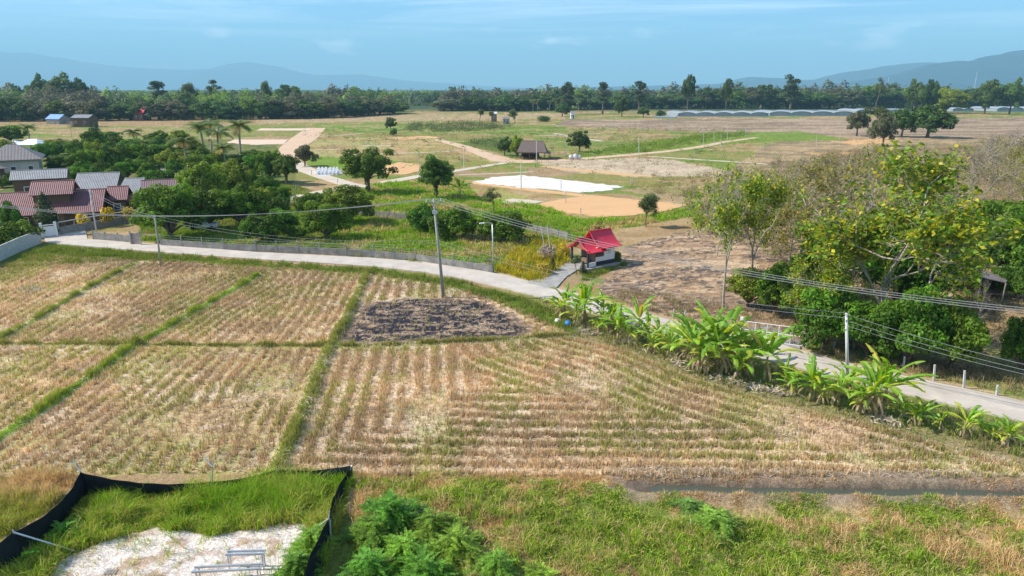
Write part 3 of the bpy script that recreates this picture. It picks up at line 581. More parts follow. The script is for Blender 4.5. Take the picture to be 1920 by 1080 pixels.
def make_tree(kind, seed, label, cat='tree', name='tree'):
    """tree standing at the origin; children trunk and crown; returns (root, children, height, width)"""
    rng = np.random.default_rng(seed); root = empty(name, (0, 0, 0), label, cat)
    mt = MB(); leafmat = M['leaf']; bark = M['bark']
    if kind in ('mango', 'mangolow', 'round', 'farround', 'yellowish', 'woodgreen', 'woodbright', 'woodbrown'):
        kcol = {'woodgreen': (.075, .125, .028), 'woodbright': (.13, .20, .025), 'woodbrown': (.135, .135, .065)}.get(kind); kk = kind
        if kcol: kind = 'farround'
        Hh = {'mango': 5.2, 'mangolow': 3.6, 'round': 6.4, 'farround': 6.0, 'yellowish': 5.4}[kind]; Rr = {'mango': 2.9, 'mangolow': 2.6, 'round': 2.9, 'farround': 2.9, 'yellowish': 3.0}[kind]
        cz = 2.7 if kcol else {'mango': 2.75, 'yellowish': 2.9, 'mangolow': 1.7}.get(kind, Hh-Rr*.80)
        tr = .6 if kind in ('mango', 'mangolow', 'yellowish') else cz*.55
        mt.path([(0, 0, -.15), (rng.normal()*.06, rng.normal()*.06, tr*.5), (rng.normal()*.12, 0, tr)], [.24, .19, .17], 8)
        clumps = [((0, 0, cz), (Rr*.55, Rr*.55, Rr*.5))]; nk = (44 if kind != 'round' else 60) if kind != 'farround' else 24
        for k in range(nk):
            a = k*2.4+rng.uniform(-.3, .3); q_ = (-.7 if kcol else -.62 if kind in ('mango', 'mangolow', 'yellowish', 'round') else -.35); q_ = q_+(.99-q_)*(k+.5)/nk; e = math.asin(q_)
            rr = Rr*(rng.uniform(.48, .92) if kind != 'round' else rng.uniform(.40, 1.08))*(1+.18*math.sin(2*a+seed)); c = (rr*math.cos(e)*math.cos(a), rr*math.cos(e)*math.sin(a), max(.45, cz+rr*(.88 if kind != 'mangolow' else .7)*math.sin(e)))
            s = Rr*rng.uniform(.15, .33); clumps.append((c, (s, s, s*.8)))
            if k % 2 == 0:
                mid = (c[0]*.45, c[1]*.45, (tr+c[2])/2+.1); mt.path([(0, 0, tr*.85), mid, c], [.13, .08, .03], 5)
        base = {'mango': (.09, .18, .013), 'mangolow': (.08, .16, .014), 'round': (.085, .15, .02), 'farround': (.075, .115, .03), 'yellowish': (.17, .23, .025)}[kind]; base = kcol or base
        per = {'farround': 230}.get(kind, 560) if not kcol else 420; ls = ({'farround': .55}.get(kind, .30) if not kcol else .38)
        if kind == 'round': clumps += [((0, 0, z_), (.35, .35, .4)) for z_ in (.8, 1.4, 2.0)]
        V, F, Cc = clump_leaves(rng, clumps, per, ls, base, .35, .03 if kind != 'yellowish' else .12, (.20, .24, .03), shell=.5)
    elif kind == 'airy':
        segs = []; tips = []; grow(rng, (0, 0, -.1), (.02, 0, 1), 2.1, .16, 3, segs, tips, (2, 4), .75, .3, .74); mt = tubes(segs)
        clumps = [(t+rng.normal(size=3)*.1, (.62, .62, .5)) for t in tips]
        V, F, Cc = clump_leaves(rng, clumps, 230, .26, (.10, .135, .045), .35, .04, shell=.2)
        Hh = max(t[2] for t in tips)+.5; Rr = max(math.hypot(t[0], t[1]) for t in tips)+.5
    elif kind in ('teak', 'teakdry', 'sapling'):
        bark = M['palebark']; segs = []; tips = []
        grow(rng, (0, 0, -.1), (rng.normal()*.05, 0, 1), 4.2 if kind != 'sapling' else 2.2, .20 if kind != 'sapling' else .06, 5 if kind != 'sapling' else 4, segs, tips, (2, 3), .72, .24, .78)
        mt = tubes(segs, rmin=.018)
        per = {'teak': 3, 'teakdry': 2, 'sapling': 2}[kind]; Vs = []; 
        T = np.array(tips); ends = np.array([s[1] for s in segs if s[4] <= 2 or (s[4] <= 4 and s[1][2] > 2.2 and rng.random() < .6)]); allp = np.concatenate([T, ends]); kp = fbm(allp[:, 0]*.8+seed, allp[:, 2]*.8, 331, 2)+.3*(fbm(allp[:, 1]*.8, allp[:, 2]*.8+5, 332, 2)-.5) > (.47 if kind == 'teak' else .42); allp = allp[kp]; allp = np.repeat(allp, 2, 0) if kind == 'teak' else allp
        P = np.repeat(allp, per, 0)+rng.normal(size=(len(allp)*per, 3))*(.30 if kind != 'sapling' else .2)
        nn = rng.normal(size=P.shape)*.7+np.array((0, 0, .7)); ls = (.30 if kind != 'sapling' else .18)*(.6+.8*rng.random(len(P)))
        if kind == 'teak': cc = leafcol(rng, len(P), (.15, .25, .025), .5, .25, (.50, .46, .03))
        elif kind == 'teakdry': cc = leafcol(rng, len(P), (.17, .20, .04), .4, .35, (.42, .34, .07))
        else: cc = leafcol(rng, len(P), (.17, .17, .05), .4, .4, (.32, .25, .13))
        V, F, Cc = cards(rng, P, nn, ls, ls*.62, cc, -.3); leafmat = M['leafbig']
        Hh = max(t[2] for t in tips)+.2; Rr = max(math.hypot(t[0], t[1]) for t in tips)+.2
    elif kind == 'bare':
        bark = M['palebark']; segs = []; tips = []; grow(rng, (0, 0, -.1), (.05, 0, 1), 2.0, .11, 4, segs, tips, (2, 4), .6, .3, .74); mt = tubes(segs, rmin=.016)
        T = np.array(tips); k = T[rng.random(len(T)) < .5]; P = np.repeat(k, 2, 0)+rng.normal(size=(len(k)*2, 3))*.15
        V, F, Cc = cards(rng, P, rng.normal(size=P.shape), .14, .1, leafcol(rng, len(P), (.22, .17, .10), .4), -.3)
        Hh = T[:, 2].max(); Rr = np.hypot(T[:, 0], T[:, 1]).max()
    elif kind == 'conic':
        mt.path([(0, 0, -.1), (0, 0, 4.6)], [.14, .03], 7); clumps = []
        for k in range(34):
            z = .6+4.4*k/34; r = 1.25*(1-(k/34)**1.5)+.1; a = k*2.4; clumps.append(((r*.6*math.cos(a), r*.6*math.sin(a), z), (r*.5+.12, r*.5+.12, .35)))
        V, F, Cc = clump_leaves(rng, clumps, 420, .22, (.055, .085, .03), .3, 0); Hh = 5.2; Rr = 1.3
    elif kind == 'tall':                       # tall open crown seen on the skyline
        Hh = 12.0; mt.path([(0, 0, -.2), (.2, 0, 5), (.1, .1, 10)], [.35, .25, .08], 7); clumps = []
        for k in range(26):
            z = rng.uniform(4.0, 11.3); r = rng.uniform(.3, 2.2)*(1.1-abs(z-8)/5.5*.7); a = rng.uniform(0, 6.28); s = rng.uniform(.7, 1.25)
            clumps.append(((r*math.cos(a), r*math.sin(a), z), (s, s, s*.7))); mt.tube((.1, 0, z-1.4), (r*math.cos(a), r*math.sin(a), z), .07, .03, 4)
        V, F, Cc = clump_leaves(rng, clumps, 130, .55, (.075, .105, .05), .3, 0, shell=.35); Rr = 3.2
    elif kind == 'bushy':                      # small round shrub, leaves to the ground
        clumps = [((rng.uniform(-.5, .5), rng.uniform(-.5, .5), rng.uniform(.25, .85)), (rng.uniform(.28, .5),)*3) for k in range(16)]
        mt.path([(0, 0, -.1), (.02, 0, .7)], [.05, .03], 5)
        V, F, Cc = clump_leaves(rng, clumps, 900, .15, (.09, .14, .03), .35, .03); Hh = 1.3; Rr = .85
    V[:, 2] = np.maximum(V[:, 2], .05); Hh = float(np.percentile(V[:, 2], 99.7)); Rr = float(np.percentile(np.hypot(V[:, 0], V[:, 1]), 97))
    mt.build('trunk', bark, root, True)
    put('crown', mesh_np('crown', V, F, leafmat, Cc), root)
    return root, tree_of(root), Hh, Rr*2
def proto(kind, variants=3):
    if kind not in PROTO: PROTO[kind] = [dict(t=None, seed=hash_kind(kind)+i*13, used=False) for i in range(variants)]
    return random.choice(PROTO[kind])
def hash_kind(k): return sum(ord(c)*(i+3) for i, c in enumerate(k))
def T(kind, px, pyb, pyt, wpx=None, label='tree', group=None, cat='tree', name='tree', variants=3, base_z=0.0, rz=None):
    """tree of a kind: base pixel, top row and crown width in pixels, all turned into metres"""
    pr = proto(kind, variants)
    if pr['t'] is None: pr['t'] = make_tree(kind, pr['seed'], label, cat, name)
    root, ch, H0, W0 = pr['t']; p = G(px, pyb); h = hgt(px, pyb, pyt); sz = h/H0
    sx = wpx*mpp(px, pyb)/W0 if wpx else sz
    loc = (p.x, p.y, base_z); rz = random.uniform(0, 6.28) if rz is None else rz
    if not pr['used']:
        pr['used'] = True; root.location = loc; root.rotation_euler = (0, 0, rz); root.scale = (sx, sx, sz); root['label'] = label
        root.name = name
        if group: root['group'] = group
        return root
    r = dup(root, loc, rz, (sx, sx, sz), label, None, ch); r.name = name; r['category'] = cat
    if group: r['group'] = group
    elif 'group' in r.keys(): del r['group']
    return r
BG = 'mango trees of the roadside orchard'
T('mango', 322, 446, 346, 118, 'big round dark green tree at the left end of the orchard wall')
T('mango', 395, 430, 338, 105, 'large dark green tree over the white car in the orchard')
T('mango', 452, 424, 345, 92, 'dark green orchard tree right of the one over the white car')
T('mangolow', 492, 452, 400, 74, 'low bushy green tree close to the roadside wall of the orchard')
T('yellowish', 385, 398, 305, 85, 'lighter green tree rising behind the big orchard trees')
T('yellowish', 440, 380, 300, 78, 'light green tree behind the orchard near the coconut palms')
T('mango', 530, 437, 392, 62, 'small green tree between the low bushy tree and the dark round orchard tree')
T('mangolow', 557, 448, 425, 34, 'small dark bush left of the dark round orchard tree')
T('mango', 614, 448, 380, 86, 'dark round orchard tree with its trunk shadow on bright grass')
T('yellowish', 655, 420, 348, 92, 'yellowish green tree with brown twigs on top, behind the dark round orchard tree')
T('mango', 588, 405, 362, 62, 'green tree left of the yellowish green tree')
T('mangolow', 795, 432, 384, 74, 'rounded dark bush tree left of the tall leaning power pole')
T('mangolow', 852, 447, 388, 88, 'broad dark bush tree behind the tall leaning power pole')
T('mangolow', 940, 452, 394, 100, 'broad dark bush tree beside the street lamp')
T('airy', 925, 400, 352, 46, 'brownish vine covered small tree above the broad dark bushes')
T('round', 690, 362, 278, 94, 'lone round crowned tree left of the vine clad one, in the middle plots')
T('round', 818, 372, 290, 76, 'lone tree with a vine clad trunk above the tall leaning power pole')
T('airy', 1211, 425, 362, 46, 'small airy tree with a pale forked trunk beside the orange earth plot')
T('woodbrown', 572, 312, 272, 44, 'small olive tree at the foot of the broad sandy track')
T('round', 538, 346, 290, 50, 'tree on the village edge beside the grey dirt track')
T('mango', 505, 342, 284, 54, 'green tree left of the one beside the grey dirt track')
T('mango', 478, 332, 292, 44, 'smaller green tree on the village edge next to the palms')
T('woodgreen', 733, 244, 220, 22, 'lone bushy tree in the middle of the far plots')
T('bushy', 738, 254, 240, 16, 'small bush just below the lone bushy tree in the far plots', cat='bush', name='bush')
T('woodgreen', 1086, 285, 246, 44, 'dark round tree right of the thatched hut')
T('woodgreen', 946, 292, 256, 30, 'bright green tree left of the thatched hut')
T('yellowish', 970, 296, 254, 30, 'yellowish green bamboo clump touching the thatched hut')
T('woodgreen', 1054, 219, 192, 30, 'dark round tree standing alone in the far dry field')
T('bushy', 1018, 228, 217, 26, 'dark low bush left of the lone tree in the far dry field', cat='bush', name='bush')
T('airy', 898, 236, 204, 20, 'thin dark trunked tree in the far field, left of its stubby neighbours')
T('airy', 925, 235, 208, 16, 'stubby dark tree in the far field')
T('airy', 965, 231, 205, 22, 'thin crowned tree at the edge of the far palm grove')
T('woodgreen', 1166, 219, 182, 28, 'tall bushy tree at the edge of the far field near the greenhouses')
T('woodgreen', 1206, 220, 198, 24, 'short tree between the tall bushy tree and the greenhouses')
T('bushy', 1238, 219, 206, 22, 'round bush at the left end of the greenhouses', cat='bush', name='bush')
T('conic', 92, 440, 360, 48, 'dark conical tree in front of the maroon roofed house')
T('mangolow', 28, 445, 378, 50, 'bluish green bushy tree at the left edge before the maroon roof')
T('mangolow', 20, 462, 412, 90, 'leafy green hedge tree spilling over the left boundary wall')
T('mangolow', -40, 470, 425, 90, 'leafy green hedge tree at the far left behind the boundary wall')
T('woodbrown', 1606, 255, 203, 46, 'leftmost tree of the vine clad clump on the right of the far fields')
T('airy', 1634, 256, 200, 56, 'second tree from the left in the vine clad clump of the far fields')
T('woodbrown', 1655, 274, 212, 50, 'pale feathery tree standing nearest in the vine clad clump')
T('woodgreen', 1690, 257, 203, 52, 'tree in the middle right of the vine clad clump of the far fields')
T('woodgreen', 1738, 258, 198, 84, 'dark dense tree at the right end of the vine clad clump')
T('yellowish', 1770, 212, 166, 84, 'bright light green round tree in front of the far wood on the right')
T('farround', 1640, 262, 225, 20, 'small dark stump like tree beside the orange earth patch')
# village garden trees
spots = [(160, 325, 282), (210, 305, 268), (235, 318, 276), (265, 312, 270), (300, 312, 272), (330, 305, 262), (360, 300, 262), (380, 312, 275), (400, 325, 285), (425, 345, 305), (340, 330, 290), (175, 350, 312), (215, 345, 312), (90, 300, 268), (110, 285, 260), (280, 355, 320), (310, 355, 318), (450, 400, 350), (475, 420, 372), (500, 370, 330), (525, 385, 350), (150, 300, 262), (185, 310, 262), (215, 322, 270), (250, 300, 262), (285, 315, 270), (320, 330, 280), (225, 290, 255), (180, 285, 240), (300, 290, 258), (350, 315, 280), (330, 345, 300), (285, 340, 298), (375, 330, 290), (405, 350, 305), (120, 325, 290), (240, 335, 298), (200, 275, 246), (340, 285, 245), (300, 275, 245), (365, 345, 310), (410, 320, 285), (435, 345, 305), (465, 360, 318), (150, 345, 305), (20, 265, 235), (5, 300, 260), (130, 290, 265), (268, 330, 292), (195, 338, 300), (485, 395, 350), (510, 410, 365), (480, 300, 280), (445, 310, 290)]
for i, (a, b_, c_) in enumerate(spots):
    kd = ('mango', 'mango', 'yellowish', 'mangolow')[i % 4]; wd = {'mango': 'dark green round', 'yellowish': 'light green round', 'mangolow': 'low bushy green'}[kd]
    rgn = 'near the white canopy roof' if a < 140 else 'just behind the grey roofs' if a < 262 and b_ > 318 else 'at the back of the village garden' if b_ < 300 else 'in the middle of the village garden' if a < 380 else 'below the coconut palms'
    T(kd, a, b_, c_, 50+random.uniform(-8, 14), wd+' garden tree '+rgn, 'garden trees behind the village houses')
T('conic', 183, 262, 230, 20, 'slim dark tree rising left of the village garden trees')
T('bare', 135, 260, 225, 24, 'bare grey tree in the field edge behind the white tent roof')
T('mangolow', 30, 340, 322, 40, 'green bush in front of the long grey roof')
for x_ in (0, 55): T('mangolow', x_+5, 352, 330, 36, 'green shrub beside the dark walled house at the left edge', 'shrubs beside the dark walled house')

# right side thicket
T('teak', 1356, 582, 305, 190, 'slender pale trunked tree with sparse broad leaves, leftmost of the roadside trees', variants=3)
T('teak', 1408, 560, 318, 190, 'thin dry leaved tree just right of the leftmost slender one')
T('teak', 1640, 645, 275, 340, 'tallest tree on the right, full of broad yellow green leaves')
T('teak', 1530, 640, 470, 130, 'young tree with big yellow leaves left of the tallest roadside tree')
T('teakdry', 1715, 620, 330, 220, 'leafy tree right of and behind the tallest roadside tree')
T('teakdry', 1500, 500, 290, 210, 'dry leaved tree behind the yellow leaved roadside trees')
T('teakdry', 1590, 520, 280, 220, 'dry brown tree behind the tallest roadside tree')
T('yellowish', 1402, 575, 505, 84, 'feathery yellow green bush beside the white gate')
T('mango', 1452, 590, 500, 95, 'dark shrubby tree behind the white gate')
T('mango', 1530, 560, 460, 110, 'dark evergreen tree left of the tallest roadside tree')
T('mango', 1545, 655, 540, 130, 'dense evergreen tree right of the white gate')
T('mango', 1625, 668, 570, 110, 'dense evergreen tree above the small concrete pole')
T('mango', 1700, 682, 540, 140, 'large dense evergreen tree overhanging the roadside fence posts')
T('mango', 1782, 690, 565, 130, 'rightmost large evergreen tree over the roadside fence posts')
T('mango', 1680, 580, 430, 150, 'dense green tree behind the tallest roadside tree')
T('mango', 1850, 500, 380, 120, 'bright green dense tree above the rusty shed')
T('mango', 1915, 480, 372, 120, 'bright green dense tree at the right edge above the rusty shed')
T('mango', 1780, 480, 390, 90, 'dense green tree left of the rusty shed')
T('mango', 1820, 465, 372, 120, 'bright green dense tree above the left end of the rusty shed')
T('mango', 1885, 530, 405, 120, 'bright green dense tree right behind the rusty shed')
T('mango', 1745, 570, 450, 120, 'dense green tree between the tallest roadside tree and the rusty shed')
T('teak', 1585, 600, 400, 150, 'yellow leaved young tree left of the tallest roadside trunk')
T('mangolow', 1905, 560, 500, 80, 'green bush right of the rusty shed')
T('mango', 1912, 705, 590, 70, 'green tree at the right edge beside the lane')
T('bare', 1487, 395, 285, 60, 'whitish bare forked tree standing in the dry brush')
T('bare', 1812, 385, 260, 110, 'bare grey branching tree above the dense right hand trees')
T('bare', 1850, 350, 235, 90, 'tall bare pale tree on the upper right')
T('bare', 1560, 370, 290, 70, 'small bare tree in the middle of the dry brush')
T('bare', 1830, 620, 520, 50, 'bare thin tree between the evergreen tree and the rusty shed')
T('bare', 1735, 360, 300, 60, 'low bare tree in the dry brush right of the tall yellow tree')
sap = [(1310, 440, 340), (1365, 430, 320), (1395, 390, 305), (1450, 420, 315), (1480, 430, 330), (1530, 480, 350), (1560, 470, 340), (1620, 460, 330), (1690, 470, 340), (1750, 440, 330), (1800, 420, 300), (1840, 400, 300), (1880, 400, 290), (1915, 350, 250), (1290, 410, 350), (1465, 360, 290), (1600, 390, 290), (1655, 370, 285), (1790, 330, 265), (1860, 320, 250), (1700, 300, 262), (1540, 330, 280), (1345, 480, 330), (1380, 455, 345), (1430, 470, 340), (1465, 440, 330), (1330, 440, 365), (1400, 420, 330), (1520, 420, 300), (1570, 430, 310), (1480, 500, 380), (1620, 410, 290), (1660, 400, 285), (1700, 420, 300), (1740, 400, 310), (1780, 380, 290), (1860, 370, 280), (1900, 360, 270), (1920, 390, 290), (1440, 385, 310), (1540, 370, 285), (1600, 350, 275), (1680, 345, 275), (1760, 345, 280), (1820, 340, 275), (1890, 330, 255), (1640, 330, 265), (1420, 350, 310), (1940, 340, 260), (1350, 390, 345), (1720, 320, 268), (1500, 345, 292)]
for a, b_, c_ in sap:
    kd = random.choice(('sapling', 'sapling', 'teakdry')); rgn = 'in the left part of the dry brush' if a < 1440 else 'behind the tall yellow green tree' if a < 1720 and b_ > 380 else 'in the far part of the dry brush' if b_ < 350 else 'in the dry brush' if a < 1740 else 'above the dense right hand trees'
    T(kd, a, b_, c_, (b_-c_)*1.0, ('thin half bare tree ' if kd == 'sapling' else 'taller dry leaved tree ')+rgn, 'half bare trees in the dry brush')
T('bushy', 1157, 493, 471, 18, 'dark clipped bush at the right wall of the shrine', cat='bush', name='bush')
T('conic', 1093, 514, 490, 16, 'small clipped dark shrub at the front corner of the shrine', cat='bush', name='bush')
T('conic', 1036, 508, 482, 16, 'small dark conifer beside the concrete path', cat='bush', name='bush')
T('airy', 1080, 514, 478, 34, 'pale leaved shrub with bare stems between path and shrine', cat='bush', name='bush')

# far skyline trees one can tell apart
SK = [('woodgreen', 85, 139, 40, 'leftmost of the three tall rounded trees on the left skyline'), ('woodgreen', 125, 137, 62, 'largest of the three tall rounded trees on the left skyline'), ('woodgreen', 160, 147, 36, 'smallest of the three tall rounded trees on the left skyline'), ('tall', 303, 152, 38, 'tall ragged dark tree above the red roofed far house'), ('airy', 367, 156, 40, 'pale domed tree on the skyline'), ('tall', 405, 150, 26, 'narrow upright tree right of the pale domed one'), ('airy', 507, 152, 26, 'thin ragged tree on the skyline left of the dark dense one'), ('woodgreen', 545, 160, 56, 'dark dense rounded tree near the left centre skyline'), ('tall', 1062, 154, 32, 'ragged open tree on the skyline right of centre'), ('tall', 1130, 154, 22, 'small headed tree just right of the ragged open one'), ('tall', 1198, 152, 26, 'dark vine covered columnar tree on the skyline'), ('farround', 1288, 140, 28, 'isolated round topped tree sticking up over the wood'), ('farround', 1360, 147, 22, 'small round topped tree right of the isolated one'), ('tall', 1480, 140, 32, 'tall layered dark tree above the greenhouses'), ('airy', 1641, 145, 26, 'pale slim tree on the skyline above the greenhouses'), ('woodgreen', 1712, 149, 40, 'dark rounded tree behind the bright green one'), ('woodgreen', 1740, 150, 30, 'rounded tree just right of the dark rounded one behind the bright green tree'), ('woodgreen', 1845, 150, 52, 'broad dark tree on the right skyline'), ('woodgreen', 1892, 147, 44, 'broad dark tree at the right end of the skyline'), ('conic', 180, 160, 14, 'tiny pointed tree right of the three tall rounded ones')]
for kd, px, pt, w, lb in SK: T(kd, px, 214, pt, w, lb)
# front edge of the far wood
edge = [(-20, 228), (200, 226), (460, 224), (620, 221), (740, 213), (850, 207), (960, 209), (1000, 207), (1120, 205), (1240, 204), (1500, 204), (1700, 202), (1960, 204)]
k = 0
for px in np.arange(-10, 1950, 24):
    px = px+random.uniform(-6, 6)
    if 748 < px < 828: continue
    yb = np.interp(px, [e[0] for e in edge], [e[1] for e in edge]); top = yb-random.uniform(24, 40)*(1.15 if px > 1240 or px < 700 else .8)
    kd, lb = random.choice((('woodgreen', 'dark green tree in the front row of the far wood across the fields'),)*4+(('woodbright', 'bright green tree in the front row of the far wood across the fields'), ('woodbrown', 'grey brown thin leaved tree in the front row of the far wood'), ('woodbrown', 'grey brown thin leaved tree in the front row of the far wood')))
    T(kd, px, yb, top, random.uniform(44, 76), lb, 'trees along the front of the far wood')
    k += 1

def wood():
    """far wood: one mass of crowns from the field edge backwards"""
    rng = np.random.default_rng(99); P = []
    ex = np.array([e[0] for e in edge]); ey = np.array([e[1] for e in edge])
    n = 2900
    px = rng.uniform(-260, 2180, n); y0 = np.array([G(960, v).y for v in np.interp(px, ex, ey)]); dep = rng.random(n)**1.3*420*(y0/500)
    y = y0+10+dep; s = (px-960)/FPX; x = s*(y*cp+12*sp)
    gap = (px > 745) & (px < 830) & (dep < 330); x = x[~gap]; y = y[~gap]; px = px[~gap]; y0 = y0[~gap]
    hh = (13+8*fbm(x/60, y/60, 8)+rng.normal(size=len(x))*2)*np.where(px > 1240, 1.25, np.where(px < 700, 1.0, 1.05))*np.where((px > 700) & (px < 1000), .95, 1)
    P = [np.stack([x, y, hh*rng.uniform(.75, 1.15, len(x))*(.85+.35*sstep(.4, .65, fbm(x/45, y/90, 215, 3))), 4.0+rng.random(len(x))**1.5*6], 1)]
    n = 3000; y = 900*np.exp(rng.random(n)*1.9); x = (rng.uniform(-1, 1, n))*y*.95; P.append(np.stack([x, y, 12+7*rng.random(n)*1.0+y*.0005, 6+y*.004+rng.random(n)*3], 1))
    P = np.concatenate(P); Vs = []; Ns = []; Cs = []; Ls = []
    pal = 1.35*np.array([(.055, .085, .028), (.045, .07, .03), (.08, .11, .03), (.11, .10, .055), (.10, .15, .03), (.06, .085, .04)])
    for (x, y, h, r) in P:
        n = (300 if y < 640 else 130) if y < 1000 else 40; f_ = float(fbm(np.array([x/70+3]), np.array([y/110]), 210, 3)[0]); base = (np.array((.105, .105, .06))*rng.uniform(.8, 1.3) if f_ > .58 else (pal[4]*1.2 if f_ < .40 else pal[rng.choice(6, p=(.3, .27, .17, .06, .06, .14))]*1.15))
        d = rng.normal(size=(n, 3)); d /= np.linalg.norm(d, axis=1, keepdims=True); d[:, 2] = np.abs(d[:, 2])*1.1-.25
        lump = .88+.16*np.sin(d[:, 0:1]*4+x)*np.cos(d[:, 1:2]*4+y)
        Vs.append(np.array((x, y, h*.55))+d*np.array((r, r, h*.45))*lump*(.8+.3*rng.random((n, 1)))); Ns.append(d+rng.normal(size=(n, 3))*.5+np.array((0, 0, .3)))
        Cs.append(leafcol(rng, n, base, .35)); Ls.append(np.full(n, (.6+r*.10) if y < 640 else .9+r*.22)*(.6+.8*rng.random(n)))
        t = rng.random(10)[:, None]*2*np.pi; low = np.concatenate([np.cos(t)*r*.8+x, np.sin(t)*r*.8+y, rng.random((10, 1))*h*.45], 1); Vs.append(low); Ns.append(np.concatenate([np.cos(t), np.sin(t), t*0+.2], 1)); Cs.append(leafcol(rng, 10, base*.9, .35)); Ls.append(np.full(10, r*.8))
    V, F, Cc = cards(rng, np.concatenate(Vs), np.concatenate(Ns), np.concatenate(Ls), np.concatenate(Ls)*.75, np.concatenate(Cs))
    put('woodland', mesh_np('woodland', V, F, M['leaf'], Cc), kind='stuff', label='belt of mixed green and brownish wood along the horizon', cat='wood')
wood()

# ------------------------------------------------------------------ ground plants (uncountable)
def blades(rng, P, h, w, lean, col, cells=2):
    """bent grass blades: P (n,3) roots"""
    n = len(P); a = rng.random(n)*2*np.pi; la = rng.random(n)*2*np.pi; h = np.broadcast_to(h, n); w = np.broadcast_to(w, n); lean = np.broadcast_to(lean, n)
    s = np.stack([np.cos(a), np.sin(a), a*0], 1)*w[:, None]*.5; l = np.stack([np.cos(la), np.sin(la), a*0], 1)*(h*lean)[:, None]; up = np.zeros((n, 3)); up[:, 2] = 1
    m = P+l*.35+up*(h*.6)[:, None]; t = P+l+up*(h*np.sqrt(np.clip(1-lean**2*.6, .1, 1)))[:, None]
    V = np.stack([P-s, P+s, m+s*.8, m-s*.8, t], 1).reshape(-1, 3); i = np.arange(n)[:, None]*5
    return V, [i+np.array([[0, 1, 2, 3]]), i+np.array([[3, 2, 4]])], np.repeat(col, 5, 0)
def scatter(rng, poly, dens, margin=0):
    xs = [p[0] for p in poly]; ys = [p[1] for p in poly]; n = int((max(xs)-min(xs))*(max(ys)-min(ys))*dens)
    x = rng.uniform(min(xs), max(xs), n); y = rng.uniform(min(ys), max(ys), n); m = pip(x, y, poly); return x[m], y[m]
def vis(x, y, k=.86): return np.abs(x) < (y*cp+6)*k+1
def stubble():
    rng = np.random.default_rng(5); Vs = []; F4 = []; F3 = []; Cs = []; off = 0
    for F, dens in ((FIELD_M, 85), (FIELD_L, 50), (FIELD_T, 50)):
        x, y = scatter(rng, F, dens); m = vis(x, y); x = x[m]; y = y[m]
        ph = rowphase(x, y); row = .5+.5*np.cos(2*np.pi*ph); pat = fbm(x*.18, y*.18, 140, 4)
        fade = sstep(12, 24, x)*sstep(-6, 2, x-(y-33)*.3)
        p = sstep(.38, .72, row*(1-.45*fade)+.22*fade+.9*(fbm(x*1.1, y*1.1, 141, 3)-.5))*sstep(.28, .44, pat)*.80+.13
        p *= 1-.93*pip(x, y, BURN)
        bd = np.minimum(np.minimum(pdist(x, y, B1), pdist(x, y, B3)), np.minimum(pdist(x, y, B4), pdist(x, y, B2))); p *= sstep(.35, .7, bd)
        k = rng.random(len(x)) < p; x = x[k]; y = y[k]; nt = len(x); nb = 5
        X = np.repeat(x, nb)+rng.normal(size=nt*nb)*.045; Y = np.repeat(y, nb)+rng.normal(size=nt*nb)*.045
        g = np.repeat(fbm(x*.25, y*.25+9, 92, 4)+.15*sstep(8, 24, x)*sstep(45, 34, y)+.10*sstep(-40, -56, x)*sstep(60, 75, y), nb); gr = (rng.random(nt*nb) < sstep(.47, .64, g)*.5)
        col = leafcol(rng, nt*nb, (.54, .40, .22), .5); col[gr] = leafcol(rng, gr.sum(), (.28, .34, .05), .35)
        dk = rng.random(nt*nb) < .25; col[dk] *= .6; col = col*np.repeat(.62+.85*fbm(x*.09, y*.16, 95, 4)*(.7+.6*fbm(x*.8, y*.8, 96, 2)), nb)[:, None]
        P = np.stack([X, Y, height(X, Y)-.02], 1); V, Fs, Cc = blades(rng, P, rng.uniform(.18, .42, nt*nb)*(.8+.4*np.repeat(rng.random(nt), nb)), .03, rng.random(nt*nb)*.45, col)
        Vs.append(V); F4.append(Fs[0]+off); F3.append(Fs[1]+off); Cs.append(Cc); off += len(V)
    put('stubble', mesh_np('stubble', np.concatenate(Vs), [np.concatenate(F4), np.concatenate(F3)], M['blade'], np.concatenate(Cs)), kind='stuff', label='rows of cut rice stubble across the fields', cat='stubble')
    print('stubble verts', off)
    # loose straw
    Vs = []; Fs = []; Cs = []; off = 0
    for F, dens in ((FIELD_M, 60), (FIELD_L, 26), (FIELD_T, 26)):
        x, y = scatter(rng, F, dens); m = vis(x, y); x = x[m]; y = y[m]; m = rng.random(len(x)) < .3+.7*sstep(.4, .6, fbm(x*.6, y*.6, 150, 3)); x = x[m]; y = y[m]; k_ = ~pip(x, y, BURN) | (fbm(x*.9, y*2.6, 66, 4) > .55); x = x[k_]; y = y[k_]
        P = np.stack([x, y, height(x, y)+.05+rng.random(len(x))*.05], 1); nn = rng.normal(size=P.shape)*.35+np.array((0, 0, 1))
        V, F_, Cc = cards(rng, P, nn, rng.uniform(.25, .6, len(x)), .03, leafcol(rng, len(x), (.70, .57, .42), .35)); Vs.append(V); Fs.append(F_+off); Cs.append(Cc); off += len(V)
    put('straw', mesh_np('straw', np.concatenate(Vs), np.concatenate(Fs), M['blade'], np.concatenate(Cs)), kind='stuff', label='loose cut straw lying between the stubble rows', cat='straw')
stubble()
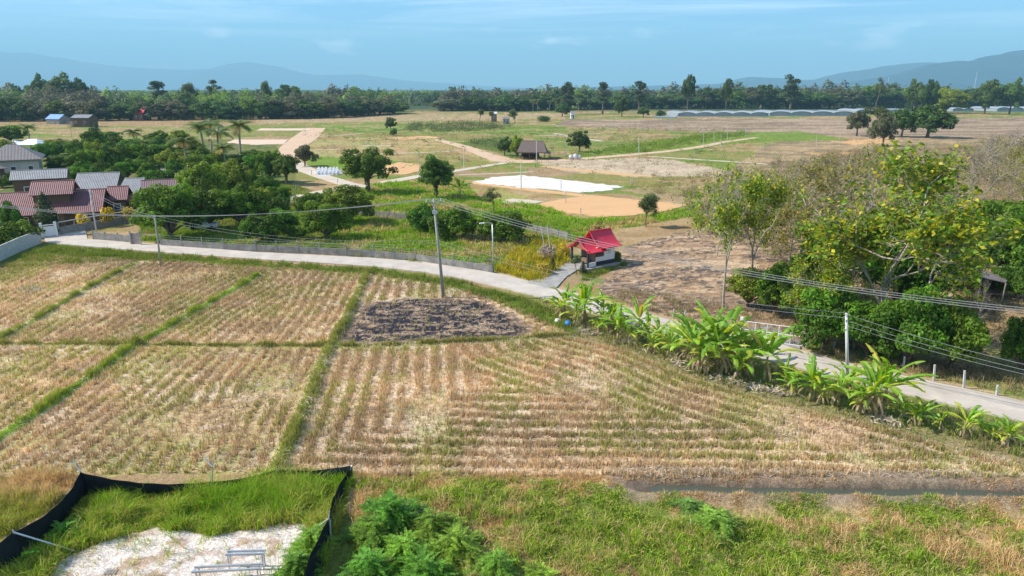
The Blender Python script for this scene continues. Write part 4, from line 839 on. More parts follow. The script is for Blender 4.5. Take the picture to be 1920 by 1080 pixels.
def burnt_litter():
    rng = np.random.default_rng(6); x, y = scatter(rng, BFIELD, 16); m = vis(x, y) & (rng.random(len(x)) < .25+.75*sstep(.4, .6, fbm(x*.5, y*1.2, 59, 4))); x = x[m]; y = y[m]
    x2, y2 = scatter(rng, BURN, 5); q_ = pip(x2+.9*(fbm(x2, y2, 301, 3)-.5)*3, y2+.9*(fbm(x2, y2, 302, 3)-.5)*3, BURN); x2 = x2[q_]; y2 = y2[q_]; n1 = len(x); x = np.concatenate([x, x2]); y = np.concatenate([y, y2]); P = np.stack([x, y, height(x, y)+.015+rng.random(len(x))*.02], 1)
    cc = leafcol(rng, len(x), (.56, .40, .25), .4); dk = rng.random(len(x)) < .35; dk[n1:] = rng.random(len(x)-n1) < .35; cc[dk] = leafcol(rng, dk.sum(), (.04, .035, .04), .4)
    V, F_, Cc = cards(rng, P, rng.normal(size=P.shape)*.22+np.array((0, 0, 1)), rng.uniform(.15, .5, len(x)), .03, cc)
    put('burnt_straw', mesh_np('burnt_straw', V, F_, M['blade'], Cc), kind='stuff', label='half burnt straw and ash on the scorched field parts', cat='straw')
burnt_litter()
def grassy(name, label, specs, seed):
    rng = np.random.default_rng(seed); Vs = []; F4 = []; F3 = []; Cs = []; off = 0
    for (x, y, nb, h, w, lean, cA, cB, tmix, spread) in specs:
        if name == 'weeds': k_ = pdist(x, y, DITCH) > .48+.6*fbm(x*.7, y*.7, 245, 2)*(y < 32); x = x[k_]; y = y[k_]; tmix = tmix[k_] if hasattr(tmix, '__len__') else tmix
        nt = len(x)
        if nt == 0: continue
        X = np.repeat(x, nb)+rng.normal(size=nt*nb)*spread; Y = np.repeat(y, nb)+rng.normal(size=nt*nb)*spread
        t = np.repeat(tmix, nb) if hasattr(tmix, '__len__') else np.full(nt*nb, tmix)
        sel = rng.random(nt*nb) < t; col = leafcol(rng, nt*nb, cA, .4); col[sel] = leafcol(rng, sel.sum(), cB, .4)
        hh = h*(sstep(1.0, 4.5, np.repeat(pdist(x, y, DITCH), nb))*.6+.4 if name == 'weeds' else 1)*(.5+rng.random(nt*nb))*np.repeat((.7+.6*rng.random(nt))*(.45+1.3*sstep(.3, .7, fbm(x*.9, y*.9, 230, 3))), nb)
        P = np.stack([X, Y, height(X, Y)-.03], 1); V, Fs, Cc = blades(rng, P, hh, w, .15+rng.random(nt*nb)*lean, col)
        Vs.append(V); F4.append(Fs[0]+off); F3.append(Fs[1]+off); Cs.append(Cc); off += len(V)
    print(name, off)
    return put(name, mesh_np(name, np.concatenate(Vs), [np.concatenate(F4), np.concatenate(F3)], M['blade'], np.concatenate(Cs)), kind='stuff', label=label, cat='grass')
rg = np.random.default_rng(21)
sp_ = []
for b, w_, g in ((B1, .30, (.26, .36, .03)), (B4, .44, (.26, .29, .05)), (B3, .22, (.28, .29, .06)), (B2, .24, (.27, .33, .05))):
    pts = []
    for a_, c_ in zip(b[:-1], b[1:]):
        l = math.hypot(c_[0]-a_[0], c_[1]-a_[1]); n = int(l*75); t = rg.random(n)[:, None]; pts.append(np.array(a_)+t*(np.array(c_)-np.array(a_)))
    q = np.concatenate(pts)+rg.normal(size=(sum(len(p) for p in pts), 2))*w_*.55; m = vis(q[:, 0], q[:, 1]) & (rg.random(len(q)) < sstep(.25, .5, fbm(q[:, 0]*.7, q[:, 1]*.7, 160, 3))); q = q[m]
    sp_.append((q[:, 0], q[:, 1], 4, .24, .03, .6, g, (.38, .30, .13), .25, .06))
grassy('bund_grass', 'green grass growing on the low ridges between the stubble fields', sp_, 22)
# verge: road banks
V1 = W([(0, 505), (90, 460), (300, 476), (480, 490), (700, 504), (860, 527), (960, 552), (1075, 600), (1075, 628), (1000, 600), (930, 566), (830, 535), (700, 516), (480, 500), (250, 488), (60, 500)])
x, y = scatter(rg, V1, 40); sp_ = [(x, y, 4, .28, .035, .6, (.15, .23, .03), (.34, .28, .10), .22, .07)]
VB = W([(1010, 560), (1100, 588), (1260, 640), (1440, 682), (1590, 722), (1700, 748), (1920, 800), (1990, 870), (1800, 838), (1640, 798), (1450, 752), (1300, 708), (1180, 660), (1075, 628)])
x, y = scatter(rg, VB, 26); sp_.append((x, y, 4, .28, .035, .7, (.17, .23, .04), (.42, .33, .19), .5, .08))
VR = W([(1130, 560), (1260, 597), (1440, 634), (1590, 680), (1800, 722), (1920, 748), (1920, 700), (1700, 670), (1500, 600), (1300, 560), (1180, 540)])
x, y = scatter(rg, VR, 12); sp_.append((x, y, 5, .32, .035, .7, (.34, .25, .15), (.18, .19, .06), .25, .10))
x, y = scatter(rg, ORCH, 10); n1 = fbm(x*.25, y*.35, 132, 4); k_ = n1 < .60; x = x[k_]; y = y[k_]; n1 = n1[k_]; sp_.append((x, y, 5, .26, .07, .8, (.17, .28, .025), (.30, .27, .08), .15+.7*sstep(.45, .58, n1), .15))
x, y = scatter(rg, LUSH, 8); n1 = fbm(x/5, y/3, 131, 4)+.06*sstep(125, 150, y); sp_.append((x, y, 5, .34, .09, .8, (.22, .37, .025), (.46, .38, .14), .08+.9*sstep(.50, .58, n1), .2))
SH = W([(930, 508), (985, 452), (1055, 455), (1070, 492), (1010, 532)])
x, y = scatter(rg, SH, 22); sp_.append((x, y, 5, .5, .06, .6, (.24, .30, .03), (.60, .44, .05), .5, .15))
SL = W([(1095, 505), (1150, 488), (1180, 495), (1140, 512), (1090, 530)]); x, y = scatter(rg, SL, 30); sp_.append((x, y, 5, .22, .04, .6, (.15, .22, .03), (.22, .24, .05), .2, .1))
grassy('grass', 'green grass on the road verges, in the orchard and along the plots', sp_, 23)
# foreground weeds
FG = W([(672, 905), (800, 895), (1190, 912), (1250, 935), (1990, 945), (1990, 1200), (640, 1200), (660, 1000)])
x, y = scatter(rg, FG, 150); m = vis(x, y); x = x[m]; y = y[m]
t = sstep(.475, .58, .55*fbm(x*.28, y*.4, 71, 4)+.45*fbm(x*1.1, y*1.1, 72, 3)+.09*sstep(30, 26, y)); dens = .25+.75*sstep(.35, .5, fbm(x*.8, y*.8, 181, 3)); m = rg.random(len(x)) < dens; x = x[m]; y = y[m]; t = t[m]
sp_ = [(x, y, 6, .17, .022, 1.1, (.52, .36, .15), (.15, .27, .018), t*.9+.02, .10)]
k_ = rg.random(len(x)) < .22; sp_.append((x[k_], y[k_], 5, .33, .02, 1.3, (.68, .50, .24), (.32, .40, .05), t[k_]*.5, .12))
k_ = (rg.random(len(x)) < .10) & (t > .5); sp_.append((x[k_], y[k_], 12, .28, .03, 1.0, (.24, .40, .03), (.42, .46, .06), .35, .05))
BK = W([(672, 890), (1200, 895), (1990, 905), (1990, 918), (1200, 905), (672, 908)]); x, y = scatter(rg, BK, 110); sp_.append((x, y, 5, .22, .02, .9, (.60, .40, .20), (.30, .30, .07), .12, .08))
BK2 = W([(1190, 895), (1990, 903), (2100, 960), (1700, 945), (1190, 945)]); x, y = scatter(rg, BK2, 95); k_ = rg.random(len(x)) < sstep(.35, .6, fbm(x*1.2, y*1.2, 501, 3)); x = x[k_]; y = y[k_]; sp_.append((x, y, 5, .20, .02, 1.2, (.38, .26, .16), (.52, .42, .28), .4, .09))
LF = W([(-100, 898), (150, 893), (90, 958), (20, 1000), (-100, 1090)]); x, y = scatter(rg, LF, 150); sp_.append((x, y, 6, .34, .022, .8, (.60, .43, .20), (.30, .36, .05), sstep(31.3, 29, y)*.8+.05, .09))
grassy('weeds', 'tangled green and straw coloured weeds in the foreground', sp_, 24)
m_sand = lambda x, y: pip(x, y, SAND)
x, y = scatter(rg, ENCL, 150); m = vis(x, y); x = x[m]; y = y[m]
sd_ = m_sand(x, y+.15*np.sin(x*3)); keep = ~sd_ | (rg.random(len(x)) < .02); x = x[keep]; y = y[keep]; t = sstep(.4, .6, fbm(x*.5, y*.5, 190, 3))*.35+.25*sstep(29.5, 28, y)
grassy('enclosure_grass', 'tall bright green grass inside the black net enclosure', [(x, y, 6, .42, .024, .95, (.20, .35, .025), (.46, .44, .10), t+.08, .09)], 25)
def leafy():
    rng = np.random.default_rng(41); x, y = scatter(rng, FG, 260); m = vis(x, y) & (pdist(x, y, DITCH) > 1.8); x = x[m]; y = y[m]
    q = .5*fbm(x*.35+8, y*.45, 401, 4)+.5*fbm(x*1.3, y*1.3, 402, 3); q2 = fbm(x*.5, y*.6, 403, 3); a = rng.random(len(x)) < sstep(.47, .58, q); x = x[a]; y = y[a]; q2 = q2[a]
    P = np.stack([x, y, height(x, y)+.04+rng.random(len(x))*.30*sstep(.35, .7, q2)], 1); cc = leafcol(rng, len(x), (.15, .27, .022), .4); o = rng.random(len(x)) < .3; cc[o] = leafcol(rng, o.sum(), (.26, .34, .04), .3)
    V, F_, Cc = cards(rng, P, rng.normal(size=P.shape)*.6+np.array((-.3, 0, .8)), rng.uniform(.06, .16, len(x)), .06, cc)
    put('ground_cover', mesh_np('ground_cover', V, F_, M['leaf'], Cc), kind='stuff', label='leafy green ground cover among the foreground weeds', cat='ground cover')
leafy()
# dry brush on the right and rough growth of the middle distance
def scrub(name, label, sets, seed):
    rng = np.random.default_rng(seed); Vs = []; Fs = []; Cs = []; off = 0
    for (x, y, r, ls, per, base, var) in sets:
        for i in range(len(x)):
            s = r*(.5+rng.random()); n = per; d = rng.normal(size=(n, 3))*np.array((s*.5, s*.5, s*.42)); d[:, 2] = np.abs(d[:, 2])
            P = np.array((x[i], y[i], 0))+d; b = np.array(base[rng.integers(len(base))])
            V, F_, Cc = cards(rng, P, rng.normal(size=P.shape)+np.array((0, 0, .6)), ls*(.5+rng.random(n)), ls*.35, leafcol(rng, n, b, var), .4); Vs.append(V); Fs.append(F_+off); Cs.append(Cc); off += len(V)
    print(name, off)
    put(name, mesh_np(name, np.concatenate(Vs), np.concatenate(Fs), M['leaf'], np.concatenate(Cs)), kind='stuff', label=label, cat='scrub')
BR = W([(1300, 420), (1420, 330), (1560, 285), (1990, 270), (1990, 480), (1760, 520), (1480, 560), (1380, 470)])
x1, y1 = scatter(rg, BR, .30)
UM = W([(1490, 520), (1800, 500), (1920, 560), (1920, 730), (1700, 680), (1500, 615)]); x2, y2 = scatter(rg, UM, .8)
F1_ = W([(560, 245), (1300, 236), (1420, 262), (1330, 340), (1000, 325), (700, 322), (590, 300)]); x3, y3 = scatter(rg, F1_, .018)
GB = W([(1060, 292), (1180, 274), (1330, 252), (1420, 250), (1330, 266), (1200, 286), (1100, 295)]); x4, y4 = scatter(rg, GB, .10)
GB2 = W([(770, 234), (880, 232), (960, 238), (900, 248), (760, 247)]); x5, y5 = scatter(rg, GB2, .05)
GB3 = W([(1165, 345), (1330, 325), (1420, 345), (1340, 375), (1200, 365)]); x6, y6 = scatter(rg, GB3, .12)
GB4 = W([(980, 415), (1090, 415), (1120, 440), (1060, 470), (960, 478)]); x7, y7 = scatter(rg, GB4, .5)
GB5 = W([(860, 270), (950, 285), (940, 262), (900, 262)]); x8, y8 = scatter(rg, GB5, .06)
scrub('scrub', 'low dry brush and weeds scattered over the plots and the right hand field', [
    (x1, y1, 1.5, .30, 46, [(.30, .22, .13), (.24, .20, .09), (.34, .26, .16), (.16, .17, .06)], .4),
    (x2, y2, .7, .2, 40, [(.27, .19, .12), (.12, .14, .05), (.20, .15, .09)], .4),
    (x3, y3, 1.3, .5, 24, [(.17, .19, .06), (.26, .22, .10), (.11, .15, .04)], .3),
    (x4, y4, 2.0, .6, 40, [(.12, .20, .03), (.16, .24, .03)], .3), (x5, y5, 2.8, .7, 50, [(.08, .12, .04), (.11, .14, .05)], .3),
    (x6, y6, 1.3, .3, 60, [(.15, .18, .05), (.22, .22, .07), (.25, .19, .10)], .3), (x7, y7, .9, .25, 36, [(.13, .22, .03), (.19, .28, .03)], .3),
    (x8, y8, 2.5, .6, 40, [(.10, .14, .04), (.08, .11, .04)], .3)], 26)

# foreground leafy shrubs with feathery fronds
def frond_shrub(px, py, h, r, n, base, label, seed):
    rng = np.random.default_rng(seed); p = G(px, py); root = empty('shrub', (p.x, p.y, float(height(np.array([p.x]), np.array([p.y]))[0])), label, 'shrub')
    st = MB(); Vs = []; Ns = []; Cs = []; Ls = []; Ts = []
    for k in range(n):
        a = rng.uniform(0, 6.28); e = rng.uniform(0, 1); lb_ = .75+.35*math.sin(3*a+seed)+.2*math.sin(7*a+seed*2); q = np.array((math.cos(a)*r*e*lb_, math.sin(a)*r*e*lb_, h*(1-.55*e*e)*rng.uniform(.25, 1.0)*(.7+.5*math.sin(2.3*a+seed)**2)))
        if k % 6 == 0: st.path([(0, 0, -.05), (q[0]*.4, q[1]*.4, q[2]*.6), q], [.025, .018, .01], 4)
        d = np.array((math.cos(a)+rng.normal()*.5, math.sin(a)+rng.normal()*.5, rng.uniform(-.1, .5))); d /= np.linalg.norm(d); L_ = rng.uniform(.28, .62)
        cc = np.array(base)*1.3*(1+.5*rng.uniform(-1, 1)); side = np.cross(d, (0, 0, 1)); side /= np.linalg.norm(side)+1e-6
        for j in range(9):
            t = j/8; c = q+d*L_*t-np.array((0, 0, .12*t*t))
            for s_ in (-1, 1): Vs.append(c+side*s_*.05*(1-t*.6)); Ns.append(np.cross(side, d)+rng.normal(size=3)*.25); Cs.append(cc*(1+.15*rng.uniform(-1, 1))); Ls.append(.15*(1-t*.5)); Ts.append(side*s_+d*.4)
    V = np.array(Vs); N_ = np.array(Ns); N_ /= np.linalg.norm(N_, axis=1, keepdims=True); T_ = np.array(Ts); T_ -= (T_*N_).sum(1, keepdims=True)*N_; T_ /= np.linalg.norm(T_, axis=1, keepdims=True); B_ = np.cross(N_, T_); l = np.array(Ls)[:, None]*.5; w = l*.42
    VV = np.stack([V-T_*l, V+B_*w, V+T_*l, V-B_*w], 1).reshape(-1, 3); F_ = np.arange(len(VV)).reshape(-1, 4)
    st.build('stem', M['twig'], root); put('foliage', mesh_np('foliage', VV, F_, M['leaf'], np.repeat(np.clip(np.array(Cs), .01, 1), 4, 0)), root)
frond_shrub(700, 1020, 1.0, 1.2, 700, (.12, .24, .03), 'dense shrub squeezed against the right side of the net', 12)
frond_shrub(810, 1005, 1.0, 1.2, 600, (.13, .23, .03), 'low shrub behind the bright feathery ones', 13)
frond_shrub(790, 1095, 1.2, 1.5, 700, (.14, .26, .03), 'shrub cut by the bottom edge under the bright feathery ones', 14)
frond_shrub(560, 1085, .9, .9, 500, (.12, .25, .03), 'leafy shrub at the bottom inside the net', 15)
frond_shrub(735, 990, 1.15, 1.5, 900, (.13, .25, .03), 'feathery green shrub hugging the right side of the black net', 1)
frond_shrub(760, 1055, 1.2, 1.6, 900, (.15, .27, .03), 'bright feathery shrub at the lower middle, right of the black net', 2)
frond_shrub(690, 1085, 1.3, 1.0, 420, (.13, .25, .03), 'feathery shrub touching the bottom edge beside the black net', 3)
frond_shrub(855, 1045, 1.1, 1.5, 700, (.14, .24, .03), 'lower spreading green shrub right of the bright feathery ones', 4)
frond_shrub(590, 1045, 1.2, .85, 320, (.13, .26, .03), 'leafy green shrub inside the enclosure against the net', 5)
frond_shrub(1340, 1000, .8, 1.1, 320, (.14, .27, .04), 'bluish green feathery shrub among the weeds right of centre', 6)
frond_shrub(1290, 960, .6, .7, 160, (.12, .22, .05), 'small feathery shrub on the muddy ditch bank', 7)
frond_shrub(1010, 1090, .6, 1.1, 300, (.16, .27, .03), 'low green plants at the bottom edge near the centre', 8)
frond_shrub(125, 1010, .7, .8, 240, (.12, .25, .03), 'creeping green plants below the left side of the net', 9)
frond_shrub(60, 1060, .7, .7, 200, (.12, .24, .03), 'leafy plants at the lower left inside the net', 10)
frond_shrub(930, 1085, .9, 1.0, 280, (.13, .23, .03), 'green shrub at the bottom edge left of the low plants', 11)

# ------------------------------------------------------------------ banana plants
def banana_leaf(rng, az, L_, w, e0, bend, base):
    """curved blade with torn edges; starts at the origin"""
    n = 16; P = []; d = np.array((math.cos(az), math.sin(az), 0)); q = np.zeros(3); el = e0
    side = np.array((-math.sin(az), math.cos(az), 0))
    for k in range(n+1):
        t = k/n; P.append(q.copy()); q = q+(d*math.cos(el)+np.array((0, 0, 1))*math.sin(el))*L_/n; el -= bend/n*(0.4+1.2*t)
    V = []; Cc = []; F = []; g = np.array(base)*(1+.2*rng.uniform(-1, 1)); rib = np.clip(g*1.5+.03, 0, 1); up = np.array((0, 0, 1.0))
    def wid(t): return w*.5*(.06 if t < .14 else max(.03, math.sin(math.pi*min(.985, .06+(t-.14)/.86*.92))**.55))
    for s_ in (-1, 1):
        dr = rng.uniform(.1, .7); e = g
        for k in range(n):
            if rng.random() < .45: dr = rng.uniform(-.1, 1.1); e = g*(1+.25*rng.uniform(-1, 1)); e = e*np.array((1.45, 1.15, 1)) if rng.random() < .15 else e
            w0 = wid(k/n); w1 = wid((k+1)/n)*(.94 if rng.random() < .3 else 1); b = len(V)
            o0 = P[k]+side*s_*w0*math.cos(dr)-up*w0*math.sin(dr)+d*w0*.25; o1 = P[k+1]+side*s_*w1*math.cos(dr)-up*w1*math.sin(dr)+d*w1*.25
            V += [P[k], P[k+1], o1, o0]; Cc += [rib, rib, e, e]; F.append((b, b+1, b+2, b+3) if s_ > 0 else (b+3, b+2, b+1, b))
    return np.array(V), np.array(F), np.clip(np.array(Cc), .01, 1)
def banana(seed, nstem, nleaf, h, label):
    rng = np.random.default_rng(seed); root = empty('banana_plant', (0, 0, 0), label, 'banana plant', 'banana plants along the lane')
    for s_ in range(nstem):
        ox, oy = (0, 0) if s_ == 0 else (rng.uniform(-.7, .7), rng.uniform(-.35, .35)); hh = h*(1 if s_ == 0 else rng.uniform(.5, .85)); st = MB()
        lx, ly = rng.normal()*.08, rng.normal()*.08
        st.path([(ox, oy, -.05), (ox+lx*.5, oy+ly*.5, hh*.25), (ox+lx, oy+ly, hh*.5)], [.10, .08, .05], 8)
        st.build('pseudostem', MSTEM, root, True)
        for k in range(nleaf if s_ == 0 else max(4, nleaf-3)):
            az = k*2.4+rng.uniform(-.4, .4); e0 = rad(rng.uniform(30, 88)); L_ = hh*rng.uniform(.60, .90)
            base = (.17, .31, .02) if rng.random() < .7 else (.30, .36, .025)
            if k == nleaf-1 and rng.random() < .5: base = (.36, .30, .04)
            V, F, Cc = banana_leaf(rng, az, L_, rng.uniform(.24, .34)*hh/2.6+.05, e0, rng.uniform(.9, 2.0), base); V = V+np.array((ox+lx, oy+ly, hh*.47))
            put('leaf', mesh_np('leaf', V, F, M['leafbig'], Cc), root)
        for k in range(4):                      # dead leaf hanging
            V, F, Cc = banana_leaf(rng, rng.uniform(0, 6.28), hh*.42, .16, rad(-20), 1.3, (.34, .25, .14)); V = V+np.array((ox+lx, oy+ly, hh*.42)); Cc = Cc*0+np.array((.40, .30, .19))
            put('dead_leaf', mesh_np('dead_leaf', V, F, M['leafbig'], Cc), root)
    return root
MSTEM = plain('banana_stem', (.30, .32, .10), .6, c2=(.26, .17, .09), scale=3)
BP = [banana(s, ns, nl, 2.6, 'banana plant') for s, ns, nl in ((1, 1, 11), (2, 2, 11), (3, 2, 10), (4, 1, 10), (5, 3, 10))]
BC = [tree_of(b) for b in BP]; used = set()
bl = [(1128, 626, 585, 4, 'low banana suckers right of the tall clump'), (1222, 662, 618, 4, 'low banana suckers before the lane bend'), (1250, 670, 615, 2, 'small banana plant before the lane bend'), (1386, 712, 640, 2, 'small banana plant right of the densest clump'), (1480, 742, 690, 4, 'low banana suckers below the gate'), (1545, 760, 700, 2, 'small banana plant left of the small concrete pole'), (1612, 775, 715, 4, 'low banana suckers left of the orange stemmed clump'), (1075, 612, 560, 2, 'small banana plant between the first two clumps'), (1148, 618, 560, 1, 'upright banana plant on the lane side near the tall clump'), (1215, 645, 585, 2, 'leafy banana plant just right of the rolled leaf plant'), (1312, 698, 605, 4, 'low banana suckers at the foot of the densest clump'), (1760, 810, 765, 3, 'tiny banana sucker between two small clumps near the lane'), (1860, 832, 790, 2, 'low banana plant left of the last one'), (1690, 790, 745, 3, 'tiny banana sucker right of the large orange stemmed clump'), (1058, 598, 532, 4, 'first banana clump, at the burnt end of the banana row'), (1096, 606, 520, 1, 'tall banana clump beside the blue and white bags'), (1135, 612, 545, 2, 'banana plant right of the tall clump beside the bags'), (1158, 640, 572, 1, 'banana clump with pale dry leaf bases left of the tall shoot'), (1196, 632, 560, 0, 'banana plant with one upright rolled leaf before the visible bend of the lane'), (1180, 650, 600, 3, 'small low banana plant at the field edge below the rolled leaf plant'), (1235, 652, 600, 4, 'bushy low banana clump in front of the lane'), (1262, 662, 610, 2, 'low banana clump left of the tall upright ones'), (1296, 692, 578, 1, 'tall upright banana plant at the left of the densest clump'), (1325, 668, 575, 4, 'banana plant behind in the densest clump'), (1345, 700, 572, 4, 'tallest banana plant in the middle of the densest clump'), (1362, 690, 580, 2, 'banana plant with raised leaves at the right of the densest clump'), (1400, 708, 600, 1, 'banana plant left of the white gate post'), (1432, 716, 612, 0, 'banana plant with broad arching leaves before the white gate'), (1518, 752, 668, 1, 'banana plant with spreading leaves below the gate post'), (1570, 762, 690, 3, 'short banana plant in front of the small concrete pole'), (1595, 740, 672, 2, 'banana plant behind beside the small concrete pole'), (1636, 778, 668, 1, 'left plant of the large orange stemmed banana clump'), (1655, 775, 662, 0, 'right plant of the large orange stemmed banana clump'), (1722, 800, 745, 4, 'short banana clump right of the large orange stemmed one'), (1800, 818, 752, 2, 'yellowish banana plant by the lane near the right edge'), (1884, 838, 778, 4, 'last banana plant at the right edge of the row'), (1838, 822, 785, 3, 'small banana sucker between the last two plants'), (1470, 730, 672, 3, 'slender banana plant half hidden under the white gate'), (863, 370, 333, 0, 'lone banana plant in the orchard behind the tall leaning pole')]
for i, (px, yb, yt, v, lb) in enumerate(bl):
    p = G(px, yb); s = hgt(px, yb, yt)/2.75*.97; loc = (p.x, p.y, 0); rz = random.uniform(0, 6.28)
    if v not in used: used.add(v); o = BP[v]; o.location = loc; o.rotation_euler = (0, 0, rz); o.scale = (s,)*3; o['label'] = lb
    else: o = dup(BP[v], loc, rz, s, lb, None, BC[v])
    if px < 900: del o['group']
rb = np.random.default_rng(44); Vs = []; Ns = []
bl_line = np.array(W([(1085, 618), (1160, 642), (1240, 662), (1300, 700), (1400, 725), (1460, 740), (1540, 765), (1640, 785), (1720, 805)]))
t = rb.random(1500)*(len(bl_line)-1); i0 = t.astype(int); fr = (t-i0)[:, None]; P2 = bl_line[i0]*(1-fr)+bl_line[i0+1]*fr+rb.normal(size=(1500, 2))*.38; keep = fbm(P2[:, 0]*.6, P2[:, 1]*.6, 200, 2) > .5; P2 = P2[keep]
P3 = np.column_stack([P2, .05+rb.random(len(P2))*.22]); V, F, Cc = cards(rb, P3, rb.normal(size=P3.shape)*.5+np.array((0, 0, 1)), rb.uniform(.25, .7, len(P3)), .11, leafcol(rb, len(P3), (.52, .45, .36), .35))
put('leaf_litter', mesh_np('leaf_litter', V, F, M['blade'], Cc), kind='stuff', label='pale dried banana leaves heaped at the foot of the banana row', cat='leaf litter')

# ------------------------------------------------------------------ coconut palms
def palm(seed, h, label, name='palm_tree'):
    rng = np.random.default_rng(seed); root = empty(name, (0, 0, 0), label, 'palm tree'); pts = [(0.25*math.sin(t*1.6)*t*h*.12, 0, t*h) for t in np.linspace(0, 1, 8)]
    MB().path(pts, list(np.linspace(.20, .12, 8)), 7).build('trunk', M['palebark'], root, True)
    top = np.array(pts[-1]); Vs = []; F = []; Cs = []; off = 0
    for k in range(20):
        az = k*2.4+rng.uniform(-.2, .2); el = rad(rng.uniform(-25, 75)); L_ = rng.uniform(2.3, 3.0); q = top.copy(); d = np.array((math.cos(az), math.sin(az), 0)); side = np.array((-math.sin(az), math.cos(az), 0)); e = el; g = np.array((.13, .17, .035) if el > -.1 else (.30, .25, .08))*(1+.25*rng.uniform(-1, 1)); n = 16
        for j in range(n):
            q2 = q+(d*math.cos(e)+np.array((0, 0, math.sin(e))))*L_/n; e -= 1.5/n; t = j/n; wl = .75*math.sin(math.pi*(.12+.86*t))+.05
            for s_ in (-1, 1):
                tip = q2+side*s_*wl+d*.18-np.array((0, 0, wl*.55)); Vs += [q, q2, tip]; F.append((off, off+1, off+2)); off += 3; Cs += [g, g, g*1.1]
            q = q2
    put('crown', mesh_np('crown', np.array(Vs), np.array(F), M['leafbig'], np.clip(np.array(Cs), .01, 1)), root); return root
PP = [palm(1, 7, 'palm'), palm(2, 7, 'palm')]; PC = [tree_of(p_) for p_ in PP]; pu = set()
for i, (px, yb, yt, lb) in enumerate([(452, 296, 224, 'slim coconut palm standing apart at the right end of the village palms'), (412, 310, 236, 'coconut palm with yellowing fronds next to the slim one'), (385, 300, 228, 'tall leafy coconut palm in the middle of the village palms'), (352, 318, 254, 'coconut palm left of the tall leafy one'), (58, 275, 232, 'coconut palm over the white tent roof'), (256, 285, 240, 'coconut palm rising from the garden trees'), (425, 325, 268, 'low coconut palm with drooping yellow fronds'), (398, 290, 222, 'coconut palm behind the tall leafy one'), (278, 300, 262, 'short palm among the garden trees'), (1165, 248, 232, 'tiny distant palm in the far plots')][:9]):
    p = G(px, yb); s = hgt(px, yb, yt)/8.2; v = i % 2
    if v not in pu: pu.add(v); o = PP[v]; o.location = p; o.scale = (s*1.5, s*1.5, s); o['label'] = lb
    else: o = dup(PP[v], p, random.uniform(0, 6), (s*1.5, s*1.5, s), lb, None, PC[v])
rr_ = random.Random(3)
for i in range(26):
    px = 880+i*9+rr_.uniform(-3, 3); yb = 206+rr_.uniform(-4, 3); p = G(px, yb); s = hgt(px, yb, yb-rr_.uniform(17, 24))/8.2
    dup(PP[i % 2], p, rr_.uniform(0, 6), (s*1.3, s*1.3, s), 'small palm in the distant palm grove beyond the centre fields', 'distant palm grove', PC[i % 2])

# ------------------------------------------------------------------ buildings
def uv_roof(me, axis):
    uvl = me.uv_layers.new(name='UVMap'); a = Vector(axis).normalized(); b = Vector((-a.y, a.x, 0))
    for l in me.loops:
        v = me.vertices[l.vertex_index].co; uvl.data[l.index].uv = (v.dot(a), v.dot(b)*1.15)
def gable(name, parent, o, ux, L_, Wd, ze, rise, over, mat, t=.10, curve=0.0, hip=0.0, **kw):
    """pitched roof: ridge along ux from o (middle of the plan), length L_, width Wd"""
    ux = Vector(ux).normalized(); uy = Vector((-ux.y, ux.x, 0)); m = MB(); o = Vector(o); n = 6 if curve else 1
    hl = L_/2+over; hw = Wd/2+over
    for s in (1, -1):
        prev = None
        for k in range(n+1):
            f = k/n; z = ze+rise*(1-f)-curve*math.sin(math.pi*f); w = hw*f; l = hl-hip*(1-f)
            a = o+ux*(-l)+uy*(s*w)+Vector((0, 0, z)); b = o+ux*l+uy*(s*w)+Vector((0, 0, z))
            if prev: q = [prev[0], prev[1], b, a] if s > 0 else [prev[1], prev[0], a, b]; q = q[::-1]; m.slab([p for p in q], t)
            prev = (a, b)
    if hip:
        for s in (1, -1):
            a = o+ux*(s*(hl-hip))+Vector((0, 0, ze+rise)); m.slab([a, o+ux*(s*hl)+uy*(-s*hw)+Vector((0, 0, ze)), o+ux*(s*hl)+uy*(s*hw)+Vector((0, 0, ze))], t)
    m.tube(o+ux*(-hl+hip)+Vector((0, 0, ze+rise+.02)), o+ux*(hl-hip)+Vector((0, 0, ze+rise+.02)), .09, .09, 6)
    r = m.build(name, mat, parent, **kw); uv_roof(r.data, ux); return r
